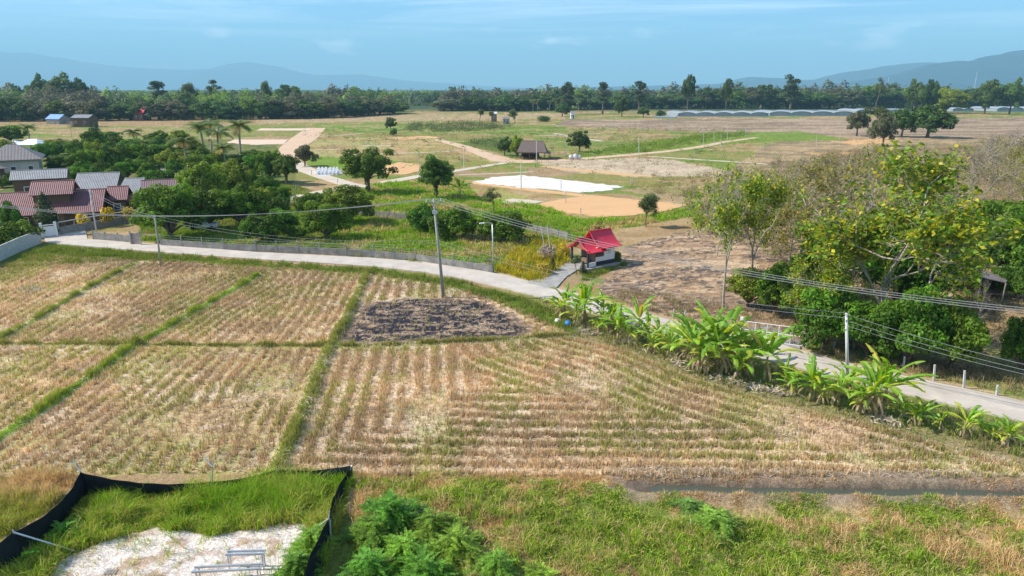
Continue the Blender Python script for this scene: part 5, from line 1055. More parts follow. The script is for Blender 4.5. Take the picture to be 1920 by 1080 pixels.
def house(name, pl, pr, ze, depth, rise, over, wallm, roofm, label, cat='house', hip=0.0, nwin=3, group=None):
    """pl, pr: pixels of the near eave's ends"""
    A = G(pl[0], pl[1], ze); B = G(pr[0], pr[1], ze); ux = (B-A); L_ = ux.length; ux.normalize(); uy = Vector((-ux.y, ux.x, 0)); c = (A+B)/2+uy*(depth/2); c.z = 0
    root = empty(name, c, label, cat, group); o = Vector((0, 0, 0)); rz = math.atan2(ux.y, ux.x)
    L2 = L_-2*over; D2 = depth-2*over; w = MB().box((0, 0, ze/2), (L2, D2, ze), rz)
    g1 = ux*(-L2/2)+uy*(-D2/2); 
    for s in (-1, 1):
        if hip: break
        e = ux*(s*(L2/2-.001)); w.add([e+uy*(-D2/2)+Vector((0, 0, ze)), e+uy*(D2/2)+Vector((0, 0, ze)), e+Vector((0, 0, ze+rise*.85)), e-ux*(s*.15)+uy*(-D2/2)+Vector((0, 0, ze)), e-ux*(s*.15)+uy*(D2/2)+Vector((0, 0, ze)), e-ux*(s*.15)+Vector((0, 0, ze+rise*.85))], [(0, 1, 2), (5, 4, 3), (0, 2, 5, 3), (1, 4, 5, 2)])
    w.build('wall', wallm, root); gable('roof', root, o, ux, L2, D2, ze, rise, over, roofm, hip=hip)
    for k in range(nwin):
        q = ux*(L2*((k+.5)/nwin-.5))+uy*(-D2/2-.03)+Vector((0, 0, ze*.55)); f = MB().box(q, (1.1, .08, 1.1), rz).build('window', M['white'], root); MB().box(q-uy*.05, (.9, .04, .9), rz).build('pane', M['glass'], f)
    q = ux*(L2*.18)+uy*(-D2/2-.03)+Vector((0, 0, 1.0)); MB().box(q, (.9, .07, 2.0), rz).build('door', M['wood'], root)
    return root
M_ = M
h1 = house('tiled_house', (-60, 410), (192, 396), 2.0, 12, 2.7, .8, M['brownwall'], M['maroon'], 'large house with a long maroon tiled roof beside the white gate', nwin=4)
house('tiled_house', (52, 367), (136, 363), 4.6, 6.5, 1.7, .5, M['brownwall'], M['maroon'], 'raised maroon roofed upper block rising above the large maroon roof', nwin=2)
house('tiled_house', (196, 376), (238, 374), 2.6, 7, 1.8, .4, M['brownwall'], M['maroon'], 'smaller maroon roofed wing at the right end of the large maroon house', nwin=1)
house('shed', (17, 338), (126, 333), 4.2, 6, 1.4, .4, M['brownwall'], M['greyroof'], 'house with a long ribbed grey roof behind the maroon house', 'house', nwin=2)
house('shed', (135, 355), (218, 352), 3.0, 9, 2.3, .4, M['brownwall'], M['greyroof'], 'building with a wide plain grey roof behind the maroon house', 'house', nwin=2)
house('shed', (218, 363), (258, 362), 2.8, 10, 2.0, .4, M['brownwall'], M['greyroof'], 'small grey roofed building right of the wide grey roof', 'house', nwin=1)
house('tiled_house', (265, 371), (352, 366), 2.7, 10, 2.3, .5, M['brownwall'], M['purple'], 'house with a faded purple tiled roof half hidden by orchard trees', nwin=2)
house('hip_roof_house', (-40, 303), (80, 298), 4.5, 13, 3.2, 1.0, M['cream'], M['brownroof'], 'big house with a brown grey hipped roof at the left edge', hip=5, nwin=3)
house('hip_roof_house', (-60, 322), (16, 315), 3.4, 8, 1.6, .6, M['brownwall'], M['brownroof'], 'dark walled low house cut by the left edge', hip=3, nwin=2)
for (pl, pr, ze, dp, rs, wm, rm, lb) in [((268, 318), (288, 318), 2.6, 5, .9, M['cream'], M['greyroof'], 'tiny grey roofed hut among the garden trees'), ((300, 327), (346, 325), 2.6, 5, .8, M['cream'], M['rust'], 'small hut with a patchy rusty roof among the garden trees'), ((84, 223), (110, 223.5), 3, 8, 2.6, M['block'], M['bluero'], 'far off house with a blue roof at the left'), ((131, 221), (166, 221), 5, 9, 1.6, M['brownwall'], M['greyroof'], 'far off two storey grey roofed building right of the blue roofed house'), ((248, 212), (268, 212), 5, 8, 2.5, M['brownwall'], M['redroof'], 'far off house with a red roof in front of the wood'), ((942, 223), (956, 223), 3, 6, 1.0, M['conc'], M['rust'], 'tiny metal roofed hut in the far centre field'), ((920, 213.5), (932, 213.5), 5, 6, 1.2, M['wood'], M['concw'], 'tiny raised hut beside the stubby dark tree'), ((1070, 212), (1078, 212), 4, 6, 1, M['white'], M['greyroof'], 'tiny pale hut right of the lone far tree')]:
    house('hut' if dp < 8 else 'far_house', pl, pr, ze, dp, rs, .3, wm, rm, lb, 'hut' if dp < 8 else 'house', nwin=2)
# white tent roof at the left
def tent():
    p = G(45, 285); root = empty('canopy_tent', p, 'white peaked canopy roof behind the garden trees on the left', 'canopy'); m = MB(); s = mpp(45, 285)
    for dx, w, h in ((-22*s, 20*s, 1.0), (17*s, 22*s, 1.6)):
        base = [Vector((dx-w, -3, 2.6)), Vector((dx+w, -3, 2.6)), Vector((dx+w, 5, 2.6)), Vector((dx-w, 5, 2.6))]; r1 = Vector((dx-w*.35, 1, 2.6+h)); r2 = Vector((dx+w*.35, 1, 2.6+h))
        m.add(base+[r1, r2], [(0, 1, 5, 4), (1, 2, 5), (2, 3, 4, 5), (3, 0, 4), (3, 2, 1, 0)])
    m.build('canopy', M['tarp'], root)
    for dx in (-40*s, -5*s, 38*s):
        for dy in (-2.8, 4.8): MB().tube((dx, dy, 0), (dx, dy, 2.62), .05).build('pole', M['steel'], root)
tent()
def awning():
    p = G(215, 398); root = empty('awning', p, 'orange brown lean to awning on the right end of the maroon house', 'awning')
    r = MB().slab([(-2.6, -1.6, 2.2), (3.8, -1.6, 2.2), (3.8, 1.6, 2.75), (-2.6, 1.6, 2.75)], .08).build('roof', M['orangew'], root)
    for x_ in (-2.4, .6, 3.6): MB().tube((x_, -1.5, 0), (x_, -1.5, 2.2), .05).build('post', M['steel'], root)
awning()
def carport():
    p = G(258, 388); root = empty('carport', p, 'small maroon carport between the maroon and purple roofs', 'carport')
    r = MB().slab([(-2, -2.2, 2.4), (2.6, -2.2, 2.5), (2.6, 2.2, 3.0), (-2, 2.2, 2.9)], .08).build('roof', M['purple'], root); uv_roof(r.data, (1, 0, 0))
    for x_ in (-1.9, 2.5):
        for y_ in (-2.1, 2.1): MB().tube((x_, y_, 0), (x_, y_, 2.45), .05).build('post', M['steel'], root)
carport()
def car(px, py, rz, label, cab=1.0):
    p = G(px, py); root = empty('parked_car', (p.x, p.y, .02), label, 'car', rz=rz)
    m = MB(); prof = [(-2.1, .45), (-2.1, .85), (-1.9, .95), (-1.55, 1.02), (-1.0, 1.48), (.45, 1.5), (1.05, 1.02), (1.9, .9), (2.1, .75), (2.1, .45)]; n = len(prof)
    vs = [(x_, -.82*(1 if z_ < 1.1 else .82), z_) for x_, z_ in prof]+[(x_, .82*(1 if z_ < 1.1 else .82), z_) for x_, z_ in prof]
    m.add(vs, [tuple(range(n)), tuple(range(2*n-1, n-1, -1))]+[(i, n+i, n+(i+1) % n, (i+1) % n) for i in range(n)]); m.build('body', M['carw'], root)
    for s in (-1, 1): MB().add([(-1.2, s*.80, 1.08), (.75, s*.80, 1.08), (.35, s*.70, 1.42), (-.92, s*.70, 1.42)], [(0, 1, 2, 3)]).build('side_window', M['glass'], root)
    MB().add([(.55, -.62, 1.46), (.55, .62, 1.46), (1.05, .72, 1.06), (1.05, -.72, 1.06)], [(0, 1, 2, 3)]).build('windscreen', M['glass'], root)
    for x_ in (-1.3, 1.3):
        for s in (-1, 1): MB().tube((x_, s*.72, .32), (x_, s*.88, .32), .32, .32, 14).build('wheel', M['rubber'], root)
car(382, 430, rad(10), 'white car parked in the shade under the large orchard tree')
car(263, 388, rad(80), 'white car parked beside the carport near the purple roof')

# thatched hut
def hut():
    p = G(1000, 299); root = empty('thatched_hut', p, 'open sided hut with a grey thatched roof beside the dirt track', 'hut'); 
    gable('roof', root, (-.2, 2, 0), (1, -.1, 0), 7.4, 6, 2.3, 3.0, .7, M['thatch'], t=.3, hip=1.2)
    r = MB().slab([(1.6, -1.8, 2.35), (5.2, -2.2, 1.9), (5.2, 3.2, 1.9), (2.2, 3.5, 3.4)], .2).build('side_roof', M['thatch'], root)
    for x_ in (-3.5, -1.2, 1.2, 3.4, 4.9):
        for y_ in (-1, 4.5): MB().tube((x_, y_, 0), (x_, y_, 2.35), .09).build('post', M['wood'], root)
    MB().box((-.5, 2, .45), (6, 4.4, .12)).build('platform', M['wood'], root); MB().box((-.8, 4.2, 1.3), (5.4, .1, 1.7)).build('back_wall', M['brownwall'], root)
hut()
p = G(1040, 298); m = MB()
for j in range(7): m.tube((-2, j*.28-.8, .16), (2.1, j*.28-.9, .16), .14, .13, 8)
for j in range(6): m.tube((-1.9, j*.28-.66, .40), (2.0, j*.28-.72, .40), .13, .12, 8)
o = m.build('log_pile', M['wood'], None, label='low stack of dark logs right of the thatched hut', cat='log pile'); o.location = p
jars = None
for i, (px, s) in enumerate([(1071, 1.0), (1079, 1.15), (1086, .9)]):
    p = G(px, 299); ring = [(.0, 0), (.38, .0), (.55, .3), (.58, .6), (.45, .95), (.30, 1.05), (.34, 1.12), (.26, 1.1), (.0, .95)]; n = 12; vs = []; fs = []
    for r_, z_ in ring:
        for k in range(n): vs.append((r_*s*1.3*math.cos(6.283*k/n), r_*s*1.3*math.sin(6.283*k/n), z_*s*1.3))
    for j in range(len(ring)-1):
        for k in range(n): fs.append((j*n+k, j*n+(k+1) % n, (j+1)*n+(k+1) % n, (j+1)*n+k))
    o = MB().add(vs, fs).build('water_jar', M['concw'], None, True, label='large pale water jar beside the track right of the logs', cat='jar', group='water jars by the hut track'); o.location = p

# ------------------------------------------------------------------ shrine with the red roof
def shrine():
    c = G(1108, 497); a = rad(36); root = empty('shrine', (c.x, c.y, 0), 'small white shrine with a two tiered curved red roof', 'shrine', rz=a)
    X = (1, 0, 0)
    MB().box((.2, 0, .08), (5.8, 3.9, .30)).build('floor_slab', M['conc'], root)
    MB().box((1.0, 0, .48), (3.0, 2.7, .52)).build('plinth', M['navy'], root)
    w = MB(); hw = 1.32; x0, x1 = -.45, 2.45; zt = 2.45
    w.box(((x0+x1)/2+.6, -hw, 1.59), (x1-x0-1.2, .12, zt-.74)); w.box((x0+.6, -hw, 1.0), (1.2, .12, .52))      # front side wall with a dark opening
    w.box((x0+.6, -hw, 2.36), (1.2, .12, .18)); w.box(((x0+x1)/2, hw, 1.59), (x1-x0, .12, zt-.74)); w.box((x1-.06, 0, 1.59), (.12, 2*hw-.12, zt-.74)); w.box((x1-.07, 0, 2.8), (.10, 1.6, .7)); w.box((x1-.07, 0, 3.25), (.10, .8, .3))
    w.build('wall', M['white'], root)
    MB().box((x0+.6, -hw+.04, 1.77), (1.2, .03, .98)).build('window', M['glass'], root)
    MB().box((x0+.05, 0, 1.6), (.06, 2.4, 1.7)).build('door', M['wood'], root)
    MB().box((1.55, -hw-.07, 1.75), (.42, .03, .48)).build('plaque', M['concw'], root)
    gable('upper_roof', root, (1.3, 0, 0), X, 2.7, 3.4, 2.42, 1.65, .35, M['redroof'], t=.08, curve=.28)
    gable('lower_roof', root, (-.75, 0, 0), X, 2.0, 3.3, 2.10, 1.35, .4, M['redroof'], t=.08, curve=.25)
    for z0, x_, hw_, ri in ((2.42, -.42, 1.98, 1.65), (2.10, -2.12, 1.98, 1.35)):      # barge boards with upturned tips
        m = MB()
        for s in (-1, 1):
            pts = [(x_, s*hw_*f, z0+ri*(1-f)-.26*math.sin(math.pi*f)+.08+(.16 if f == 1 else 0)) for f in (0, .2, .4, .6, .8, 1.0)]
            m.path(pts, .07, 6)
        m.tube((x_, 0, z0+ri), (x_-.15, 0, z0+ri+.4), .06, .02); m.build('barge_board', M['redroof'], root)
    MB().add([(-1.9, -1.1, 2.25), (-1.9, 1.1, 2.25), (-1.9, 0, 3.2), (-1.84, -1.1, 2.25), (-1.84, 1.1, 2.25), (-1.84, 0, 3.2)], [(0, 2, 1), (3, 4, 5), (0, 3, 5, 2), (1, 2, 5, 4)]).build('gable_panel', M['redbr'], root)
    for y_ in (-1.4, 1.4):
        for x_ in (-1.8,): MB().box((x_, y_, 1.15), (.18, .18, 2.1)).build('post', M['navy'], root)
    for y_ in (-1.4, 1.4): MB().box((-1.15, y_, .5), (1.2, .08, .5)).build('railing', M['white'], root)
    MB().box((.05-.7, .3, .75), (.7, 1.2, .6)).build('altar', M['wood'], root)
shrine()
def stick_post(name, px, yb, yt, r, mat, label, cat, group=None, ptop=None, sides=8, taper=.8):
    b = G(px, yb); t = R(ptop if ptop is not None else px, yt, b.y); root = MB().tube((0, 0, -.1), t-b, r, r*taper, sides).build(name, mat, None, label=label, cat=cat, group=group); root.location = b; return root
# burnt trunk behind the shrine
t_ = empty('dead_tree', G(1122, 452), 'brown burnt stump tree behind the red shrine roof', 'tree'); MB().path([(0, 0, 0), (.05, 0, 1.0), (0, 0, 2.0)], [.35, .25, .15], 7).build('trunk', M['redbr'], t_)
rv = np.random.default_rng(8); V, F, Cc = clump_leaves(rv, [((0, 0, 2.0), (.8, .5, .8)), ((-.4, 0, 1.6), (.5, .5, .5))], 300, .25, (.20, .09, .05), .4); put('crown', mesh_np('crown', V, F, M['leaf'], Cc), t_)

# flowering bushes
def flower_bush(px, yb, r, h, leafc, flowc, ff, label, seed):
    rng = np.random.default_rng(seed); p = G(px, yb); root = empty('flowering_bush', p, label, 'bush'); MB().path([(0, 0, -.1), (0, 0, h*.5)], [.06, .04], 5).build('stem', M['twig'], root)
    cl = [((rng.uniform(-.6, .6)*r, rng.uniform(-.5, .5)*r, h*rng.uniform(.4, .75)), (r*.45, r*.45, h*.28)) for k in range(9)]
    V, F, Cc = clump_leaves(rng, cl, 380/r, .17, leafc, .3); put('foliage', mesh_np('foliage', V, F, M['leaf'], Cc), root)
    V, F, Cc = clump_leaves(rng, [(c, (q[0]*1.08, q[1]*1.08, q[2]*1.08)) for c, q in cl], 380/r*ff, .19, flowc, .2, shell=.9); put('flowers', mesh_np('flowers', V, F, M['leafbig'], Cc), root)
flower_bush(157, 430, .9, 2.4, (.12, .17, .03), (.80, .62, .02), .8, 'golden yellow flowering bush before the maroon house, near the leaning pole', 1)
flower_bush(206, 425, 1.1, 3.0, (.12, .17, .03), (.80, .56, .02), .7, 'golden flowering bush under the orange awning, left of its twin', 2)
flower_bush(245, 420, .9, 2.8, (.12, .17, .03), (.78, .52, .02), .6, 'golden flowering bush by the carport, right of its twin', 3)
flower_bush(1025, 492, 1.1, 2.1, (.18, .17, .09), (.55, .42, .42), .5, 'pale pink flowering bush left of the shrine', 4)
flower_bush(1055, 482, .9, 1.6, (.28, .24, .05), (.60, .42, .04), .8, 'yellow flowering bush beside the shrine porch', 5)
flower_bush(1020, 515, .8, 1.4, (.28, .26, .04), (.55, .42, .05), .7, 'yellowish weedy bush beside the concrete path', 6)
# yellow crop and greenhouses on the right
rv = np.random.default_rng(18); x, y = scatter(rv, W([(1865, 203), (1990, 203), (1990, 198.5), (1865, 198.5)]), .05)
P = np.column_stack([np.repeat(x, 24)+rv.normal(size=len(x)*24)*2, np.repeat(y, 24)+rv.normal(size=len(x)*24)*2, rv.random(len(x)*24)*6.5+1]); cc = leafcol(rv, len(P), (.14, .22, .03), .3); hi = P[:, 2] > 4.2; cc[hi] = leafcol(rv, hi.sum(), (.62, .55, .03), .3)
V, F, Cc = cards(rv, P, rv.normal(size=P.shape), 1.3, .9, cc); put('yellow_crop', mesh_np('yellow_crop', V, F, M['leaf'], Cc), kind='stuff', label='field of yellow flowering crop at the right edge of the wood', cat='crop')
def greenhouse(px0, px1, yb, n, hpx, depth, label):
    A = G(px0, yb); B = G(px1, yb); L_ = (B-A).length; w = L_/n; h = hpx*mpp(px0, yb); root = empty('greenhouse', A, label, 'greenhouse'); m = MB(); e = MB(); fr = MB(); K = 10
    for i in range(n):
        x0 = i*w; arc = [(x0+w*(k/K), h*.62+h*.34*math.sin(math.pi*k/K)**.8) for k in range(K+1)]
        for k in range(K):
            (xa, za), (xb, zb) = arc[k], arc[k+1]; m.add([(xa, -1, za), (xb, -1, zb), (xb, depth, zb), (xa, depth, za)], [(0, 1, 2, 3)])
            e.add([(xa, -.2, .35*h if 0 else 0), (xb, -.2, 0), (xb, -.2, zb-.1), (xa, -.2, za-.1)], [(0, 1, 2, 3)]); fr.tube((xa, -1.02, za), (xb, -1.02, zb), .14, .14, 4)
        fr.tube((x0, -1.0, 0), (x0, -1.0, h*.56), .15, .15, 4)
    m.add([(0, -1, h*.55), (0, depth, h*.55), (0, depth, 0), (0, -1, 0)], [(0, 1, 2, 3)]); m.add([(L_, -1, h*.55), (L_, depth, h*.55), (L_, depth, 0), (L_, -1, 0)], [(3, 2, 1, 0)])
    m.build('roof_film', M['plastic'], root); e.build('end_net', M['plasticd'], root); fr.build('frame', M['steel'], root)
    MB().box((L_/2, -1.3, h*.09), (L_, .1, h*.18)).build('skirt', M['plastic'], root)
greenhouse(1270, 1440, 218.5, 5, 8.5, 40, 'left half of the long greenhouse block with arched white film roofs')
greenhouse(1442, 1600, 217.5, 4, 9, 40, 'right half of the long greenhouse block with arched white film roofs')
greenhouse(1604, 1722, 214, 4, 9, 35, 'greenhouse block half hidden behind the vine clad trees')
greenhouse(1785, 1824, 208.5, 2, 6, 40, 'short low greenhouse between dark bushes on the right')
greenhouse(1868, 1990, 209, 5, 8, 40, 'low greenhouse running out of the right edge')
sheetp = MB().slab([Vector((p_.x, p_.y, .6)) for p_ in Gs([(1222, 220.5), (1268, 221), (1268, 218.3), (1232, 218)])], .5).build('plastic_sheet', M['plastic'], None, label='low strip of pale plastic sheeting left of the greenhouses', cat='plastic sheet')

# rusty shed on the right
def shed():
    p = G(1835, 560); root = empty('lean_to_shed', p, 'open shed with a rusty corrugated roof among the right hand trees', 'shed')
    s = mpp(1835, 560); q = [R(1787, 494, p.y+3)-p, R(1892, 519, p.y+1.0)-p, R(1886, 530, p.y-1.2)-p, R(1795, 508, p.y-1.2)-p]
    r = MB().slab([q[3], q[2], q[1], q[0]], .06).build('roof', M['rust'], root); uv_roof(r.data, (q[1]-q[0]).normalized())
    q2 = [R(1787, 507, p.y+1.5)-p, R(1825, 520, p.y+1.0)-p, R(1805, 530, p.y-1.0)-p, R(1785, 518, p.y-.8)-p]; r = MB().slab([q2[3], q2[2], q2[1], q2[0]], .06).build('side_roof', M['rust'], root); uv_roof(r.data, (1, 0, 0))
    for k in q+[(q[2]+q[3])/2]: MB().tube((k.x*.97, k.y, 0), (k.x, k.y, k.z-.05), .08, .07).build('post', M['palebark'], root)
    MB().box(((q[0].x+q[1].x)/2, 2.2, .9), (6.0, .1, 1.6)).build('back_wall', M['brownwall'], root)
    MB().box(((q[0].x+q[1].x)/2, 0.6, .5), (3.0, 1.6, .08)).build('platform', M['wood'], root)
shed()

# ------------------------------------------------------------------ walls, fences, gates
def wall_run(pts, h, t, mat, label, name='boundary_wall', posts=None, posth=0, postgap=2.5, cap=None, wires=0):
    P = Gs(pts); root = empty(name, P[0], label, 'wall' if 'wall' in name else 'fence'); o = P[0]; w = MB(); n_ = 0
    for a, b in zip(P[:-1], P[1:]):
        d = b-a; rz = math.atan2(d.y, d.x); c = (a+b)/2-o; w.box((c.x, c.y, h/2), (d.length+.02, t, h+.1), rz)
    if h > 0: w.build('wall', mat, root)
    if posts:
        line = []; 
        for a, b in zip(P[:-1], P[1:]):
            n = max(1, round((b-a).length/postgap)); line += [a.lerp(b, k/n) for k in range(n)]
        line.append(P[-1])
        for q in line[:100]:
            q = q-o; MB().box((q.x, q.y-.02, posth/2), (.13, .16, posth)).build('post', posts, root)
        for k in range(wires):
            z = h+(posth-h)*(k+1)/(wires+.3); m = MB()
            for a, b in zip(line[:-1], line[1:]): m.tube((a-o)+Vector((0, 0, z)), (b-o)+Vector((0, 0, z)), .012, .012, 3, False)
            m.build('wire', M['steel'], root)
    if cap:
        m = MB()
        for a, b in zip(P[:-1], P[1:]):
            d = b-a; rz = math.atan2(d.y, d.x); c = (a+b)/2-o; m.box((c.x, c.y, cap[0]), (d.length, .10, cap[1]), rz)
        m.build('rail', M['concw'], root)
    return root
wall_run([(-60, 528), (0, 490), (40, 471), (77, 456)], 1.75, .14, M['concw'], 'tall pale panel wall at the left edge beside the field', posts=M['concw'], posth=1.8, postgap=2.4)
wall_run([(112, 441), (200, 425), (265, 414)], 1.1, .14, M['block'], 'grey fence wall with a top rail before the maroon house', posts=M['conc'], posth=1.9, postgap=2.7, cap=(1.85, .12))
wall_run([(176, 449), (246, 456)], 1.0, .14, M['block'], 'short low block wall left of the rusty orchard gate', posts=M['conc'], posth=1.3)
wall_run([(303, 461), (420, 469), (480, 472), (600, 477), (700, 483), (780, 490), (850, 501), (923, 512)], .85, .14, M['block'], 'long low grey block wall with thin posts along the far side of the lane', posts=M['conc'], posth=1.55, postgap=3.3, wires=2)
wall_run([(640, 402), (700, 407), (762, 413)], 1.0, .14, M['block'], 'short block wall behind the orchard', posts=M['conc'], posth=1.5, postgap=3)
wall_run([(985, 433), (1030, 441), (1065, 450)], 1.0, .14, M['block'], 'short block wall running to the back of the shrine', posts=M['conc'], posth=1.5, postgap=2.2)
# white gate of the village house
def gate1():
    a = G(80, 446); b = G(107, 443); root = empty('gate', a, 'white solid gate between pale pillars at the corner of the lane', 'gate'); d = b-a; rz = math.atan2(d.y, d.x); c = d/2
    MB().box((c.x, c.y, .85), (d.length-.3, .08, 1.35), rz).build('panel', M['white'], root); MB().box((c.x, c.y, 1.72), (d.length, .12, .10), rz).build('rail', M['white'], root)
    for q in (Vector((0, 0, 0)), d): MB().box((q.x, q.y, 1.05), (.32, .32, 2.1), rz).build('pillar', M['white'], root)
gate1()
def gate2():
    a = G(247, 459); b = G(265, 460); root = empty('gate', a, 'rusty sheet metal gate at the left end of the orchard wall', 'gate'); d = b-a; rz = math.atan2(d.y, d.x)
    r = MB().box((d.x/2, d.y/2, .85), (d.length, .06, 1.5), rz).build('panel', M['rust'], root); uv_roof(r.data, (1, 0, 0))
    for q in (Vector((0, 0, 0)), d): MB().box((q.x, q.y-.06, .95), (.14, .14, 1.9), rz).build('post', M['conc'], root)
gate2()
def gate3():
    a = G(1392, 637); b = G(1503, 652); root = empty('gate', a, 'long white steel sliding gate of tubes between white posts beside the lane', 'gate'); d = b-a; rz = math.atan2(d.y, d.x)
    h = hgt(1503, 652, 609)-.1; fr = MB()
    for z in (.15, h*.5, h*.88): fr.tube(Vector((0, 0, z)), d+Vector((0, 0, z)), .035)
    for k in range(6): q = d*(k/5); fr.tube(q+Vector((0, 0, .15)), q+Vector((0, 0, h*.88)), .025)
    fr.build('frame', M['white'], root)
    m = MB()
    for k in range(1, 36): q = d*(k/36); m.tube(q+Vector((0, 0, .15)), q+Vector((0, 0, h*.88)), .006, .006, 3, False)
    m.build('bars', M['steel'], root)
    for q in (-d.normalized()*.2, d+d.normalized()*.2): MB().box((q.x, q.y, h/2+.05), (.24, .24, h+.1), rz).build('post', M['white'], root)
gate3()
ordn = ['nearest the gate, leftmost', 'second from the gate', 'third from the gate', 'fourth from the gate, under the evergreen trees', 'fifth from the gate', 'third from the right edge', 'nearest the right edge', 'beyond the lane bend, right one of two', 'beyond the lane bend, left one of two']
for j_, (px, yb, yt) in enumerate([(1545, 648, 625), (1563, 655, 640), (1638, 673, 648), (1694, 688, 668), (1751, 714, 684), (1807, 729, 695), (1869, 742, 722), (1283, 605, 583), (1262, 597, 580)]):
    o = stick_post('fence_post', px, yb, yt, .09, M['concw'], 'pale concrete post across the lane, '+ordn[j_], 'post', 'roadside fence posts on the right', ptop=px+2, sides=4)
# bamboo stick fence
def sticks():
    rng = random.Random(4)
    for px in np.arange(850, 992, 3.4):
        yb = 446+(px-850)*.10+rng.uniform(-1, 1); b = G(px, yb); h = rng.uniform(.9, 1.5); o = MB().tube((0, 0, -.1), (rng.uniform(-.12, .12), rng.uniform(-.1, .1), h), .035, .03, 5).build('fence_stick', M['bamboo'], None, label='thin pale stick of the stake fence under the dark bushes', cat='stake', group='stake fence under the dark bushes'); o.location = b
sticks()
# white posts over the plots
PT = [(1142, 240, 227), (1206, 243, 228), (1259, 248, 228), (1300, 245, 233), (1319, 271, 240), (1339, 274, 247), (1352, 276, 251), (1364, 264, 240), (1399, 255, 240), (1185, 253, 246), (624, 279, 265), (689, 271, 263), (756, 304, 295), (786, 332, 287), (584, 328, 319), (633, 344, 335), (781, 364, 352), (1052, 355, 337), (1071, 338, 326), (1061, 381, 357), (1093, 368, 358), (1183, 345, 334), (1187, 344, 332), (1089, 403, 389), (1232, 372, 363), (1187, 376, 368), (1279, 390, 378), (1531, 281, 254), (1574, 272, 257), (1814, 208, 193), (1867, 209, 195), (1906, 208, 193), (1230, 307, 299), (1302, 292, 284), (1427, 283, 273), (1060, 293, 262), (1035, 284, 252), (704, 270, 262), (554, 378, 347), (495, 358, 321)]
def post_label(px, yb, i):
    for a, b, t in ((1130, 1265, 'in the far row before the brown ploughed field'), (1290, 1405, 'in the row beside the far end of the dirt track')):
        if a < px < b and yb < 280: return 'white concrete post '+t
    if yb < 215: return 'white concrete post before the low greenhouses at the far right'
    if px < 600: return 'white post beside the grey dirt track near the village edge, '+('tall and striped' if px == 554 else 'tall, by the garden trees' if px == 495 else 'short, by the block rows')
    if px < 800: return 'white post in the plots around the two lone trees'
    if yb > 330: return 'short white post around the white gravel and orange earth plots'
    return 'white post in the plots near the thatched hut and track'
for i_, (px, yb, yt) in enumerate(PT): stick_post('marker_post', px, yb, yt, .10 if yb > 260 else .16, M['concw'], post_label(px, yb, i_), 'post', 'white posts among the plots', sides=4)
for px, yb, yt, lb in [(977, 355, 302, 'tall white pole in front of the white gravel plot'), (870, 317, 278, 'tall white pole beside the first bend of the dirt track'), (1198, 292, 256, 'tall white pole on the dirt track right of the jars'), (1006, 306, 264, 'tall white pole directly before the thatched hut')]:
    stick_post('pole', px, yb, yt, .11, M['concw'], lb, 'pole')
for px, yb, yt, pt in [(1024, 478, 424, 1014), (1033, 476, 424, 1026)]: stick_post('pole', px, yb, yt, .06, M['concw'], 'thin pale leaning pole left of the shrine', 'pole', 'pair of leaning poles by the shrine', ptop=pt)
# concrete blocks on their plot
rb_ = random.Random(9)
for i in range(5):
    for j in range(6):
        b = G(597+j*7+rb_.uniform(-1, 1), 320+i*1.9); o = MB().box((0, 0, .3), (.5, 1.3, .6), rb_.uniform(-.2, .2)).box((.1, .2, .75), (.35, 1.0, .28), .1).build('concrete_block', M['white'], None, label='white concrete block in the stacked rows near the sandy track', cat='block', group='rows of white concrete blocks'); o.location = b

# ------------------------------------------------------------------ power poles and cables
pb = G(832, 558); pt = R(813, 374, pb.y); ax = (pt-pb).normalized()
root = empty('power_pole', pb, 'tall leaning concrete power pole with crossarm in front of the lane', 'power pole')
MB().tube((0, 0, -.2), pt-pb, .17, .11, 8).build('pole', M['conc'], root, True)
arm_d = Vector((.96, .28, 0)); tp = pt-pb
MB().box(tp-ax*.25, (1.6, .12, .12), math.atan2(arm_d.y, arm_d.x)).build('crossarm', M['conc'], root); MB().box(tp-ax*1.2+Vector((0, -.14, 0)), (.5, .1, .35)).build('bracket', M['steel'], root)
TOPS = []
for s in (-.7, 0, .7):
    q = tp-ax*.25+arm_d*s+Vector((0, 0, .06)); MB().tube(q, q+Vector((0, 0, .28)), .07, .04, 8).build('insulator', M['rust'] if 0 else M['concw'], root); TOPS.append(pb+q+Vector((0, 0, .28)))
def simple_pole(px, yb, yt, ptop, lb, r=.12, mat='conc', arm=True, lamp=False):
    b = G(px, yb); t = R(ptop, yt, b.y); root = empty('power_pole' if not lamp else 'street_lamp', b, lb, 'power pole' if not lamp else 'street lamp')
    MB().tube((0, 0, -.2), t-b, r, r*.75, 8).build('pole', M[mat], root, True); tp = t-b
    if arm:
        for k in range(2): MB().box(tp-Vector((0, .12, .15+.35*k)), (.12, .12, .14)).build('insulator', M['concw'], root)
    if lamp: MB().path([tp, tp+Vector((-.5, -.2, .15)), tp+Vector((-.9, -.3, .12))], .035).build('arm', M['steel'], root); MB().box(tp+Vector((-1.15, -.38, .10)), (.55, .22, .10), .3).build('lamp_head', M['white'], root)
    return t
t290 = simple_pole(302, 500, 404, 290, 'dark slim power pole in the left stubble field near the lane')
t168 = simple_pole(182, 441, 355, 168, 'pale leaning pole in front of the maroon roof', .11, 'concw')
t1588 = simple_pole(1590, 712, 587, 1587, 'short pale concrete pole between banana plants and lane on the right', .13, 'concw')
simple_pole(925, 510, 419, 923, 'slim grey street lamp at the end of the long block wall', .07, 'steel', False, True)
cn = 0
def cable(a, b, sag, lb, r=.022, n=18):
    a = Vector(a); b = Vector(b); P = []
    for k in range(n+1):
        t = k/n; q = a.lerp(b, t); q.z -= sag*4*t*(1-t); P.append(q-a)
    o = MB().path(P, r, 4).build('cable', M['wire'], None, label=lb, cat='cable', group='power cables'); o.location = a
offL = R(-220, 352, 92)
